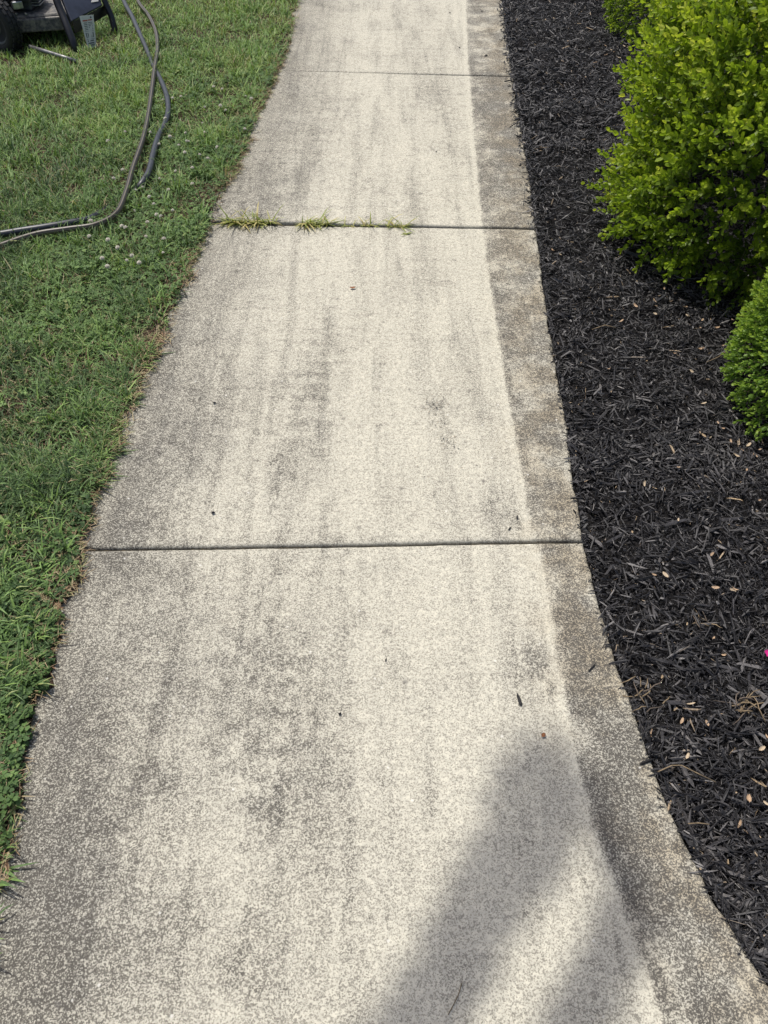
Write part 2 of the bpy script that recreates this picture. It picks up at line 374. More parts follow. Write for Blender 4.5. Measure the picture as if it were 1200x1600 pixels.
# ------------------------------------------------------------------ the concrete walk: one slab per bay
walk = empty('walkway'); tag(walk, 'long pale speckled concrete walk between lawn and mulch bed', kind='structure')
J = [((-2.0), (-2.05)), (gp(130, 857)[1] - 1.58, gp(912, 846)[1] - 1.60), (gp(130, 857)[1], gp(912, 846)[1]),
     (gp(330, 347)[1], gp(838, 357)[1]), (gp(435, 110)[1], gp(802, 119)[1]), (5.98, 5.92), (7.55, 7.47)]
blots = [  # photo px centre, radii in px, strength: worn and dirty places
    (430, 1060, 60, 190, .26), (480, 1180, 90, 110, .16), (250, 1215, 22, 26, .38), (430, 1265, 26, 22, .40), (170, 885, 70, 35, .34),
    (270, 690, 90, 60, .22), (470, 620, 40, 110, .20), (430, 740, 16, 40, .26), (300, 1050, 120, 140, .16), (120, 1300, 90, 160, .34),
    (60, 1500, 120, 120, .38), (380, 1500, 36, 60, .30), (300, 1440, 60, 60, .22), (860, 1050, 60, 50, .28), (780, 800, 34, 40, .32),
    (830, 1030, 26, 18, .30), (560, 965, 14, 12, .32), (230, 590, 40, 40, .34), (250, 520, 30, 40, .28), (420, 290, 60, 40, .18), (330, 325, 30, 30, .3),
    (520, 200, 50, 60, .12), (640, 40, 40, 90, .12), (700, 150, 34, 60, .14), (660, 300, 60, 30, .10), (790, 170, 40, 60, .30), (800, 280, 40, 50, .30),
    (560, 1320, 120, 80, .08), (682, 634, 8, 8, .5), (703, 690, 9, 10, .15), (510, 560, 30, 80, .14), (190, 820, 60, 40, .26), (520, 840, 60, 14, .10), (130, 1120, 50, 80, .3), (985, 1250, 50, 110, .34), (1045, 1420, 50, 90, .30), (1130, 1550, 50, 60, .22), (930, 1080, 40, 90, .22), (800, 560, 40, 120, .16)]
bl = []
for px, py, rx, ry, s in blots:
    c = gp(px, py); a = gp(px + rx, py); b = gp(px, py - ry); bl.append((c[0], c[1], abs(a[0] - c[0]), abs(b[1] - c[1]), s))
def one_slab(j0, j1, ga, gb, dz, tilt):
    rim = np.array([0, 0.0015, 0.004, 0.007, 0.010])
    def axis(L, n): return np.concatenate([rim, np.linspace(0.02, L - 0.02, n), (L - rim)[::-1]])
    us = axis(1.24, 74) / 1.24; Lv = abs(j1[0] - j0[0]); vs = axis(Lv, 90) / Lv
    yl = (j0[0] + ga) * (1 - vs) + (j1[0] - gb) * vs; yr = (j0[1] + ga) * (1 - vs) + (j1[1] - gb) * vs
    Lp = np.stack([left_x(yl), yl], -1)
    chip = 0.006 * (N3(yr * 0 + 9, yr, 40) - 0.5) + 0.010 * np.maximum(N4(yr * 0 + 2, yr, 11) - 0.72, 0) * -3
    Rp = np.stack([right_x(yr) + chip, yr], -1)
    P = Lp[:, None, :] * (1 - us[None, :, None]) + Rp[:, None, :] * us[None, :, None]
    X, Y = P[..., 0], P[..., 1]
    # slightly wavy joint lines
    wv = 0.006 * (N2(X, Y * 0 + dz * 900, 5) - 0.5) + 0.002 * (N1(X, Y * 0, 40) - 0.5)
    P[..., 1] += wv * np.maximum(1 - np.minimum(vs, 1 - vs) * 12, 0)[:, None]
    dl = us * 1.24; d = np.minimum(np.minimum(dl, 1.24 - dl)[None, :], np.minimum(vs * Lv, (1 - vs) * Lv)[:, None])
    r = 0.010; q = np.clip(1 - d / r, 0, 1); Z = -0.008 * (1 - np.sqrt(np.maximum(1 - q * q, 0)))
    Z = Z + dz + 0.002 * (N1(X, Y, 6) - 0.5) + tilt * (us[None, :] - 0.5)
    ny, nx = X.shape; V = np.stack([P[..., 0], P[..., 1], Z], -1).reshape(-1, 3)
    i = np.arange(ny * nx).reshape(ny, nx)
    F = np.stack([i[:-1, :-1], i[:-1, 1:], i[1:, 1:], i[1:, :-1]], -1).reshape(-1, 4)
    ring = np.concatenate([i[0, :], i[1:, -1], i[-1, -2::-1], i[-2:0:-1, 0]])
    n0 = len(V); low = V[ring].copy(); low[:, 2] = -0.10
    V = np.vstack([V, low]); m = len(ring); k = np.arange(m); k2 = (k + 1) % m
    F = np.vstack([F, np.stack([ring[k], n0 + k, n0 + k2, ring[k2]], -1)])
    x, y = V[:, 0], V[:, 1]
    at = {'edge_right': right_x(y) - x, 'edge_left': x - grass_x(y), 'band': x - band_x(y), 'blot': sum(s * np.exp(-((x - cx) / ax) ** 2 - ((y - cy) / ay) ** 2) for cx, cy, ax, ay, s in bl)}
    return V, F, at
gaps = [0.004, 0.006, 0.0037, 0.0085, 0.0075, 0.008, 0.006]; dzs = [0, 0.0, 0.0, 0.003, 0.0, 0.002]
for k in range(6):
    V, F, at = one_slab(J[k], J[k + 1], gaps[k], gaps[k + 1], dzs[k], [0, 0.0, 0.002, -0.004, 0.0, 0][k])
    np_obj('slab', V, F, M_CONC, at, parent=walk, smooth_shade=True)
for k in range(1, 6):      # dirt packed in the joints
    n = 90; t = np.linspace(0, 1, n); yl, yr = J[k]
    xs = left_x(yl) * (1 - t) + right_x(yr) * t; ys = yl * (1 - t) + yr * t; w = 0.022
    zz = (-0.011 if k == 2 else -0.007) + 0.005 * (N1(xs, ys * 0 + k, 22) - 0.5)
    V = np.concatenate([np.stack([xs, ys - w, zz - 0.004], -1), np.stack([xs, ys, zz], -1), np.stack([xs, ys + w, zz - 0.004], -1)])
    a = np.arange(n - 1); F = np.vstack([np.stack([a + o, a + 1 + o, a + 1 + n + o, a + n + o], -1) for o in (0, n)])
    np_obj('joint_soil', V, F, M_JOINT, parent=walk)

# ------------------------------------------------------------------ grass
def blades(P, phi, L, W, lean, curl, tint, kink=None):
    """bent tapering blades, 7 points and 5 triangles each"""
    n = len(P); ts = [0.38, 0.34, 0.28]; wid = [1.0, 0.92, 0.62]
    d = np.stack([np.cos(phi), np.sin(phi)], -1); s = np.stack([-np.sin(phi), np.cos(phi), np.zeros(n)], -1)
    ctr = [P]; ang = lean.copy(); cur = P.copy()
    for f in ts:
        st = np.stack([d[:, 0] * np.sin(ang), d[:, 1] * np.sin(ang), np.cos(ang)], -1) * (L * f)[:, None]
        cur = cur + st; cur[:, 2] = np.maximum(cur[:, 2], P[:, 2] + 0.001); ctr.append(cur); ang = ang + curl
    vs = []
    for c, w in zip(ctr[:3], wid):
        vs += [c - s * (W * w / 2)[:, None], c + s * (W * w / 2)[:, None]]
    vs.append(ctr[3]); V = np.stack(vs, 1).reshape(-1, 3)
    f = np.array([(0, 1, 3), (0, 3, 2), (2, 3, 5), (2, 5, 4), (4, 5, 6)])
    F = (np.arange(n)[:, None, None] * 7 + f[None]).reshape(-1, 3)
    return V, F, np.repeat(tint, 7)
def clover_mask(x, y):
    d = grass_x(y) - x
    far = smooth(0.75, 0.35, d) * smooth(1.9, 2.4, y) * smooth(4.7, 4.2, y)
    near = smooth(0.34, 0.16, d) * smooth(1.45, 1.2, y)
    mid = 0.25 * smooth(0.5, 0.7, N3(x, y, 2.2))
    return np.clip((far + near + mid) * np.maximum(smooth(0.25, 0.55, N1(x, y, 7) + 0.12), 0.55 * smooth(1.15, 0.95, y)), 0, 1)
def scatter(n, ya, yb, w_of_y):
    y = rng.uniform(ya, yb, n); x = grass_x(y) - rng.random(n) * w_of_y(y); return x, y
def seen_w(y): return np.maximum(0.332 * y + 0.60 + grass_x(y), 0.16)

parts = []
def add_grass(n, ya, yb, wfun, Lr, Wr, inset=0.0, extra=0.0, flat=(0.1, 0.75), seed=0):
    x, y = scatter(n, ya, yb, wfun); x = x - extra
    d = grass_x(y) - x
    edge_n = 0.06 * np.maximum(N2(x * 0.3, y, 11) - 0.3, 0) + 0.03 * np.maximum(N3(x * 0.3, y, 30) - 0.5, 0)
    cl = clover_mask(x, y); bare = smooth(0.62, 0.78, N4(x, y, 6)) * smooth(0.8, 1.1, y)
    keep = (rng.random(n) < (1 - 0.72 * cl) * (1 - 0.72 * bare)) & (d > edge_n * rng.uniform(0.4, 1.0, n) + inset)
    x, y, d = x[keep], y[keep], d[keep]; n = len(x)
    clump = N1(x, y, 11); tall = N2(x, y, 3.2)
    L = rng.uniform(*Lr, n) * (0.55 + 1.0 * clump) * (0.75 + 0.75 * tall); W = rng.uniform(*Wr, n)
    phi = 2 * np.pi * (N3(x, y, 9) * 1.6 + rng.random(n) * 0.95)
    lean = rng.uniform(*flat, n); curl = rng.uniform(0.05, 0.75, n); over = rng.random(n) < 0.6 * smooth(0.05, 0.0, d); phi[over] = rng.normal(0.0, 0.7, over.sum()); lean[over] += 0.35
    brighter = smooth(2.6, 4.6, y)  # grass tint rises with distance
    tint = 0.30 + 0.26 * brighter + 0.44 * (N2(x, y, 2.0) - 0.5) + 0.46 * (N4(x, y, 10) - 0.5) + rng.normal(0, 0.15, n)
    tint = np.clip(tint, 0.0, 0.80)
    dry = rng.random(n) < 0.07 + 0.10 * smooth(0.55, 0.75, N3(x, y, 4)); tint[dry] = rng.uniform(0.82, 0.97, dry.sum())
    P = np.stack([x, y, np.full(n, 0.0)], -1)
    parts.append(blades(P, phi, L, W, lean, curl, tint))
# nearest strip, middle, far lawn, then a sparser margin beyond the frame
add_grass(17000, 0.42, 1.4, seen_w, (0.02, 0.05), (0.0016, 0.0034), flat=(0.3, 1.35))
add_grass(34000, 1.2, 2.9, seen_w, (0.022, 0.06), (0.0018, 0.0040), flat=(0.2, 1.35))
add_grass(46000, 2.8, 6.2, seen_w, (0.022, 0.062), (0.0028, 0.0056), flat=(0.1, 1.25))
add_grass(14000, 0.3, 6.4, lambda y: 0.8 + 0 * y, (0.03, 0.075), (0.003, 0.005), extra=0.0)
mx, my = 26000, 0
def margin(n):
    y = rng.uniform(-0.7, 7.0, n); a = np.where(y < 0.5, grass_x(y) + 0.01, grass_x(y) - seen_w(y) + 0.03); x = a - rng.random(n) * 1.15
    P = np.stack([x, y, np.zeros(n)], -1)
    t = np.clip(0.36 + 0.22 * smooth(2.6, 4.6, y) + 0.4 * (N4(x, y, 10) - 0.5) + rng.normal(0, 0.15, n), 0, 0.92)
    parts.append(blades(P, rng.uniform(0, 6.28, n), rng.uniform(0.03, 0.075, n), rng.uniform(0.004, 0.008, n), rng.uniform(0.2, 1.3, n), rng.uniform(0.05, 0.7, n), t))
margin(62000)
def join(ps):
    V, F, T, o = [], [], [], 0
    for v, f, t in ps: V.append(v); F.append(f + o); T.append(t); o += len(v)
    return np.vstack(V), np.vstack(F), np.concatenate(T)
# coarser fresh tufts and runners standing out of the turf
def tufts_in_lawn(nt, ya, yb):
    y = rng.uniform(ya, yb, nt); x = grass_x(y) - rng.random(nt) * seen_w(y)
    k = rng.integers(5, 16, nt); X = np.repeat(x, k); Y = np.repeat(y, k); n = len(X); rr = np.abs(rng.normal(0, 0.016, n)); a = rng.uniform(0, 6.28, n)
    tt = np.repeat(np.clip(0.40 + 0.16 * smooth(2.4, 4.2, y) + rng.normal(0, 0.18, nt), 0.1, 0.8), k) + rng.normal(0, 0.05, n)
    P = np.stack([X + rr * np.cos(a), Y + rr * np.sin(a), np.zeros(n)], -1); ok = P[:, 0] < grass_x(P[:, 1]) - 0.01
    s = np.repeat(rng.uniform(0.7, 1.2, nt), k)
    parts.append(blades(P[ok], (a + rng.normal(0, 0.5, n))[ok], (s * rng.uniform(0.03, 0.085, n))[ok], (s * rng.uniform(0.003, 0.0058, n))[ok], rng.uniform(0.25, 1.1, n)[ok], rng.uniform(0.1, 0.6, n)[ok], np.clip(tt, 0, 0.82)[ok]))
tufts_in_lawn(2600, 2.4, 6.0); tufts_in_lawn(480, 0.7, 2.4)
V, F, T = join(parts)
tag(np_obj('grass', V, F, M_GRASS, {'tint': T}), 'green lawn grass left of the concrete walk', 'grass', kind='stuff')

# dead runners and thatch along the walk edge
parts = []
n = 17000; y = rng.uniform(0.4, 6.2, n); d = np.abs(rng.normal(0.0, 0.045, n)) - 0.018
m = smooth(0.35, 0.62, N2(y * 0 + 5, y, 4.2)) * 0.85 + 0.15
k = rng.random(n) < m; y = y[k]; d = d[k]; n = len(y); x = grass_x(y) - d
parts.append(blades(np.stack([x, y, rng.uniform(0.002, 0.012, n)], -1), rng.uniform(0, 6.28, n), rng.uniform(0.012, 0.045, n), rng.uniform(0.0012, 0.003, n),
                    rng.uniform(1.0, 1.5, n), rng.uniform(-0.25, 0.4, n), np.where(rng.random(n) < 0.55, rng.uniform(0.95, 1.0, n), rng.uniform(0.84, 0.95, n))))
n = 16000; y = rng.uniform(0.6, 6.0, n); x = grass_x(y) - rng.random(n) * seen_w(y)
parts.append(blades(np.stack([x, y, rng.uniform(0.002, 0.015, n)], -1), rng.uniform(0, 6.28, n), rng.uniform(0.015, 0.05, n), rng.uniform(0.0012, 0.003, n),
                    rng.uniform(1.0, 1.5, n), rng.uniform(-0.2, 0.3, n), rng.uniform(0.84, 1.0, n)))
V, F, T = join(parts)
tag(np_obj('dead_thatch', V, F, M_GRASS, {'tint': T}), 'brown dead thatch between grass and walk edge', 'thatch', kind='stuff')

# clover
def clover(P, size, tilt, tint):
    n = len(P); Vs, Fs = [], []
    base = rng.uniform(0, 6.28, n); taz = rng.uniform(0, 6.28, n)
    shp = [(0.05, 0.0), (0.5, -0.42), (0.92, -0.36), (0.86, 0.0), (0.92, 0.36), (0.5, 0.42)]
    zs = [0, 0.12, 0.06, -0.02, 0.06, 0.12]
    for k in range(3):
        a = base + k * 2.094 + rng.normal(0, 0.12, n); ca, sa = np.cos(a), np.sin(a)
        pts = []
        for (u, w), z in zip(shp, zs):
            lx = (u * ca - w * sa) * size; ly = (u * sa + w * ca) * size
            lz = z * size + np.tan(tilt) * (lx * np.cos(taz) + ly * np.sin(taz)) - 0.10 * u * size
            pts.append(np.stack([P[:, 0] + lx, P[:, 1] + ly, P[:, 2] + lz], -1))
        Vs.append(np.stack(pts, 1).reshape(-1, 3))
        f = np.array([(0, 1, 3), (1, 2, 3), (0, 3, 5), (3, 4, 5)]); Fs.append((np.arange(n)[:, None, None] * 6 + f).reshape(-1, 3) + k * n * 6)
    # petiole
    o = 3 * n * 6; r = rng.uniform(-0.4, 0.4, (n, 2)) * P[:, 2:3]
    b = np.stack([P[:, 0] + r[:, 0], P[:, 1] + r[:, 1], np.zeros(n)], -1)
    Vs.append(np.stack([b, b + np.array([0.0016, 0, 0]), P], 1).reshape(-1, 3)); Fs.append(np.arange(n * 3).reshape(n, 3) + o)
    return np.vstack(Vs), np.vstack(Fs), np.concatenate([np.repeat(tint, 6)] * 3 + [np.repeat(tint, 3)])
n = 26000; y = np.concatenate([rng.uniform(0.45, 1.5, 3600), rng.uniform(1.5, 5.2, n - 3600)]); x = grass_x(y) + 0.012 - rng.random(n) ** 1.2 * np.minimum(seen_w(y), 1.0)
keep = rng.random(n) < clover_mask(x, y) * (1 - 0.6 * smooth(0.62, 0.78, N4(x, y, 6))); x, y = x[keep], y[keep]; n = len(x)
P = np.stack([x, y, rng.uniform(0.008, 0.045, n) * (0.6 + 0.7 * N1(x, y, 11))], -1)
P[:, 2] *= 1 - 0.35 * smooth(1.6, 1.2, y); size = rng.uniform(0.0055, 0.0105, n) * (0.85 + 0.4 * N2(x, y, 5)) * (1 + 0.25 * smooth(1.7, 1.2, y))
V, F, T = clover(P, size, rng.uniform(0, 0.6, n), np.clip(0.45 - 0.22 * smooth(1.8, 1.2, y) + 0.5 * (N3(x, y, 4) - 0.5) + rng.normal(0, 0.2, n), 0, 1))
tag(np_obj('clover_patch', V, F, M_CLOVER, {'tint': T}), 'low clover leaves growing through the lawn beside the walk', 'clover', kind='stuff')

# ------------------------------------------------------------------ mulch bed
def mulch_edge(ys): return right_x(ys) + 0.002
def mulch_z(X, Y):
    d = X - right_x(Y)
    return -0.034 + 0.022 * smooth(0.0, 0.25, d) + 0.03 * (N1(X, Y, 4) - 0.5) + 0.024 * (N2(X, Y, 15) - 0.5) + 0.010 * smooth(3.0, 4.5, Y)
V, F = sheet(0.5, 4.2, -1.0, 8.2, 0.035, mulch_z, mulch_edge, None)
bed = np_obj('mulch_bed', V, F, M_MULCHBASE, smooth_shade=True)
tag(bed, 'black dyed shredded bark mulch bed right of the walk', kind='structure')
def zbed(x, y): return mulch_z(np.atleast_1d(x), np.atleast_1d(y))

def rot_frames(yaw, pit, roll):
    cy, sy, cp, sp = np.cos(yaw), np.sin(yaw), np.cos(pit), np.sin(pit)
    ex = np.stack([cy * cp, sy * cp, sp], -1)
    s0 = np.stack([-sy, cy, np.zeros_like(cy)], -1); u0 = np.cross(ex, s0)
    cr, sr = np.cos(roll)[:, None], np.sin(roll)[:, None]
    return ex, s0 * cr + u0 * sr, u0 * cr - s0 * sr
def chips(P, L, W, Tk, yaw, pit, roll, bend, tint, big=True):
    n = len(P); ex, ey, ez = rot_frames(yaw, pit, roll); r = lambda a, b: rng.uniform(a, b, n)
    pts = []
    rows = ([(-0.30, 1.0), (0.28, 0.9)] if big else [(0.0, 1.0)])
    pts.append((np.full(n, -0.5), r(-.2, .2), r(-.2, .2)))
    for u, w in rows:
        pts += [(np.full(n, u) + r(-.08, .08), -0.5 * w * r(.7, 1.1), r(-.3, 0)), (np.full(n, u) + r(-.08, .08), 0.5 * w * r(.7, 1.1), r(-.3, 0)), (np.full(n, u), r(-.2, .2), r(.5, .9))]
    pts.append((np.full(n, 0.5), r(-.3, .3), r(-.2, .2)))
    Vs = []
    for u, v, w in pts:
        zb = bend * (u * u - 0.08) * L
        Vs.append(P + ex * (u * L)[:, None] + ey * (v * W)[:, None] + ez * (w * Tk + zb)[:, None])
    V = np.stack(Vs, 1); k = V.shape[1]
    if big: f = [(0, 2, 1), (0, 1, 3), (0, 3, 2), (1, 2, 5), (1, 5, 4), (2, 3, 6), (2, 6, 5), (3, 1, 4), (3, 4, 6), (7, 4, 5), (7, 6, 4), (7, 5, 6)]
    else: f = [(0, 2, 1), (0, 1, 3), (0, 3, 2), (4, 1, 2), (4, 3, 1), (4, 2, 3)]
    F = (np.arange(n)[:, None, None] * k + np.array(f)).reshape(-1, 3)
    return V.reshape(-1, 3), F, np.repeat(tint, k)
def seen_r(y): return np.maximum(0.332 * y + 0.60 - right_x(y), 0.10)
def mulch_scatter(n, ya, yb, Lr, Wr, big, wf, over=0.0, x0=0.0):
    y = rng.uniform(ya, yb, n); x = right_x(y) + (x0(y) if callable(x0) else x0) + rng.random(n) * wf(y) - over * rng.random(n) ** 2
    u = rng.random(n); L = Lr[0] + (Lr[1] - Lr[0]) * u ** 2.8; W = rng.uniform(*Wr, n) * rng.uniform(0.45, 1.15, n)
    yaw = 2 * np.pi * (N2(x, y, 9) * 1.2 + 0.8 * rng.random(n)); pit = rng.normal(0, 0.34, n); roll = rng.normal(0, 0.7, n)
    base = 0.55 * rng.random(n) + 0.30 * (N1(x, y, 3) - 0.3)
    t = np.clip(base, 0, 0.72); g = rng.random(n)
    t = np.where(g > (0.875 if big else 0.80), rng.uniform(0.72, 0.93, n), t); t = np.where(g > (0.988 if big else 0.97), rng.uniform(0.93, 1.0, n), t)  # paler grey pieces; the extra ones among the fines stand in for glints
    z = zbed(x, y) + rng.uniform(0.002, 0.020, n) + np.abs(np.sin(pit)) * L * 0.3
    z = np.where(x < right_x(y) + 0.01, np.maximum(z, 0.003 + 0.3 * np.abs(np.sin(pit)) * L), z)
    return chips(np.stack([x, y, z], -1), L, W, W * rng.uniform(0.3, 0.7, n), yaw, pit, roll, rng.normal(0, 0.22, n), t, big)
ps = [mulch_scatter(9000, 0.15, 1.6, (0.010, 0.055), (0.0022, 0.0075), True, seen_r, 0.004),
      mulch_scatter(17000, 1.4, 3.6, (0.012, 0.060), (0.003, 0.008), True, seen_r, 0.006),
      mulch_scatter(17000, 3.4, 6.2, (0.018, 0.065), (0.004, 0.010), True, seen_r, 0.03),
      mulch_scatter(1500, 2.7, 6.2, (0.015, 0.06), (0.003, 0.008), True, lambda y: 0.05 + 0 * y, 0.045),
      mulch_scatter(700, 0.2, 2.8, (0.008, 0.035), (0.002, 0.005), True, lambda y: 0.03 + 0 * y, 0.022),
      mulch_scatter(16000, 0.15, 2.4, (0.006, 0.020), (0.001, 0.003), False, seen_r, 0.004),
      mulch_scatter(20000, 2.2, 6.2, (0.010, 0.030), (0.0016, 0.004), False, seen_r, 0.008),
      mulch_scatter(2200, -0.8, 0.2, (0.02, 0.06), (0.004, 0.009), True, lambda y: 0.35 + 0 * y),
      mulch_scatter(17000, -0.8, 3.6, (0.02, 0.07), (0.006, 0.013), True, lambda y: 0.95 + 0 * y, 0.0, lambda y: seen_r(y) - 0.03)]
V, F, T = join(ps)
o = np_obj('shredded_bark', V, F, M_BARK, {'tint': T}, parent=bed); o['kind'] = 'stuff'
# the larger pieces that can be picked out one by one
chip_meshes = []
for k in range(8):
    L = 0.05 + 0.004 * k; one = lambda v: np.array([v])
    V, F, T = chips(np.zeros((1, 3)), one(L), one(0.008 + 0.001 * (k % 4)), one(0.005), one(0.0), one(0.0), one(0.0), one(0.25 * ((k % 3) - 1)), one([0.55, 0.66, 0.74, 0.80, 0.60, 0.86, 0.70, 0.5][k]))
    chip_meshes.append(np_mesh('bark_chip', V, F, M_BARK, {'tint': T}))
cnt = 0
while cnt < 260:
    y = 0.3 + 4.2 * random.random() ** 1.5; x = float(right_x(y)) + 0.02 + random.random() * float(seen_r(y))
    o = bpy.data.objects.new('bark_chip', chip_meshes[cnt % 8]); link(o, bed)
    s = random.uniform(0.55, 1.15); o.scale = (s, s * random.uniform(0.7, 1.2), s)
    o.location = (x, y, float(zbed(x, y)[0]) + 0.016); o.rotation_euler = (random.gauss(0, 0.35), random.gauss(0, 0.14), random.uniform(0, 6.28)); cnt += 1

# ------------------------------------------------------------------ boxwood shrubs
def leaf_geo(L, W, cup):
    """folded oval leaf along +X, normal +Z"""
    v = [(0, 0, 0), (0.30, -0.42, 0.10), (0.72, -0.44, 0.10), (1.0, 0, 0.02), (0.72, 0.44, 0.10), (0.30, 0.42, 0.10), (0.5, 0, -0.03)]
    V = np.array(v) * np.array([L, W, cup * W * 2.0])
    return V, np.array([(0, 1, 6), (1, 2, 6), (2, 3, 6), (3, 4, 6), (4, 5, 6), (5, 0, 6)])
def sprig(rs, length, pairs, Ll, Lw, open_ang):
    """a shoot along +Z with opposite leaf pairs; returns V, F, tint, material index"""
    V, F, T, MI = [], [], [], []; o = 0
    w = 0.0009; st = np.array([(w, 0, 0), (-w * .5, w * .87, 0), (-w * .5, -w * .87, 0), (0, 0, length)])
    V.append(st); F += [(0, 1, 3), (1, 2, 3), (2, 0, 3)]; T += [0.5] * 4; MI += [1] * 3; o = 4
    for p in range(pairs):
        h = length * (0.12 + 0.88 * p / max(pairs - 1, 1)); top = p / max(pairs - 1, 1)
        for sgn in (0, 1):
            az = p * 1.571 + sgn * math.pi + rs.normal(0, 0.25); el = open_ang * (1.0 - 0.55 * top) + rs.normal(0, 0.16)
            sc = (0.75 + 0.35 * math.sin(math.pi * min(0.2 + top * 0.75, 1.0))) * rs.uniform(0.8, 1.15)
            lv, lf = leaf_geo(Ll * sc, Lw * sc, rs.uniform(0.4, 1.3))
            ex = np.array([math.cos(az) * math.sin(el), math.sin(az) * math.sin(el), math.cos(el)])
            ey = np.array([-math.sin(az), math.cos(az), 0.0]); ez = np.cross(ex, ey)
            if ez[2] < 0: ey, ez = -ey, -ez
            V.append(lv[:, :1] * ex + lv[:, 1:2] * ey + lv[:, 2:] * ez + np.array([0, 0, h]))
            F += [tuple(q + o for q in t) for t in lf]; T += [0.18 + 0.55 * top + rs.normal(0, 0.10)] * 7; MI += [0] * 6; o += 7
    return np.vstack(V), np.array(F), np.array(T), np.array(MI)
def frames(D, roll):
    D = D / np.linalg.norm(D, axis=1, keepdims=True)
    a = np.cross(D, np.array([0.0, 0.0, 1.0])); ln = np.linalg.norm(a, axis=1, keepdims=True)
    a = np.where(ln < 1e-3, np.array([[1.0, 0, 0]]), a / np.maximum(ln, 1e-6)); b = np.cross(D, a)
    c, s = np.cos(roll)[:, None], np.sin(roll)[:, None]
    return a * c + b * s, b * c - a * s, D
def place_joined(tmpl, P, D, S, dT):
    V, F, T, MI, o = [], [], [], [], 0
    which = rng.integers(0, len(tmpl), len(P)); X, Y, Z = frames(D, rng.uniform(0, 6.28, len(P)))
    for k, (tv, tf, tt, tm) in enumerate(tmpl):
        q = np.where(which == k)[0]; m = len(q)
        if not m: continue
        W = (P[q][:, None, :] + (tv[None, :, :1] * X[q][:, None, :] + tv[None, :, 1:2] * Y[q][:, None, :] + tv[None, :, 2:] * Z[q][:, None, :]) * S[q][:, None, None])
        V.append(W.reshape(-1, 3)); F.append((np.arange(m)[:, None, None] * len(tv) + tf).reshape(-1, 3) + o)
        T.append(np.clip(tt[None] + dT[q][:, None], 0, 1).ravel()); MI.append(np.tile(tm, m)); o += m * len(tv)
    return np.vstack(V), np.vstack(F), np.concatenate(T), np.concatenate(MI)
def shell(n, c, r, lump, seed, zmin=0.03):
    """points on a lumpy ellipsoid, with outward normals"""
    rs = np.random.default_rng(seed); d = rs.normal(size=(n, 3)); d /= np.linalg.norm(d, axis=1, keepdims=True)
    nn = VNoise(seed + 50); a = np.arctan2(d[:, 1], d[:, 0]); f = 1 + lump * (nn(a * 2.3, d[:, 2] * 3.0, 1.0) - 0.5) + lump * 0.6 * (nn(a * 6, d[:, 2] * 7, 1.0) - 0.5)
    r = np.array(r); h = d[:, :2] / np.linalg.norm(d[:, :2], axis=1, keepdims=True); hr = np.where(d[:, 2] < 0, (1 - np.abs(d[:, 2]) ** 4) ** 0.25, np.sqrt(np.maximum(1 - d[:, 2] ** 2, 0)))
    g = np.concatenate([h * hr[:, None], d[:, 2:]], 1); P = np.array(c) + g * r * f[:, None]; Nn = d / r; Nn /= np.linalg.norm(Nn, axis=1, keepdims=True)
    k = P[:, 2] > zmin; return P[k], Nn[k], d[k]

def stems(parent, c, r, n, reach, rad):
    for k in range(n):
        a = random.uniform(0, 6.28); rr = random.uniform(0.2, 0.8) * reach; zt = c[2] + r[2] * random.uniform(0.1, 0.6)
        b = Vector((c[0] + 0.05 * math.cos(a), c[1] + 0.05 * math.sin(a), -0.03)); e = Vector((c[0] + r[0] * rr * math.cos(a), c[1] + r[1] * rr * math.sin(a), zt))
        mid = b.lerp(e, 0.5) + Vector((random.uniform(-.04, .04), random.uniform(-.04, .04), 0.05))
        MB().tube([b, b.lerp(mid, .6), mid, mid.lerp(e, .6), e], [rad, rad * .85, rad * .7, rad * .5, rad * .3], 6).build('stem', M_STEM, parent, smooth_shade=True)

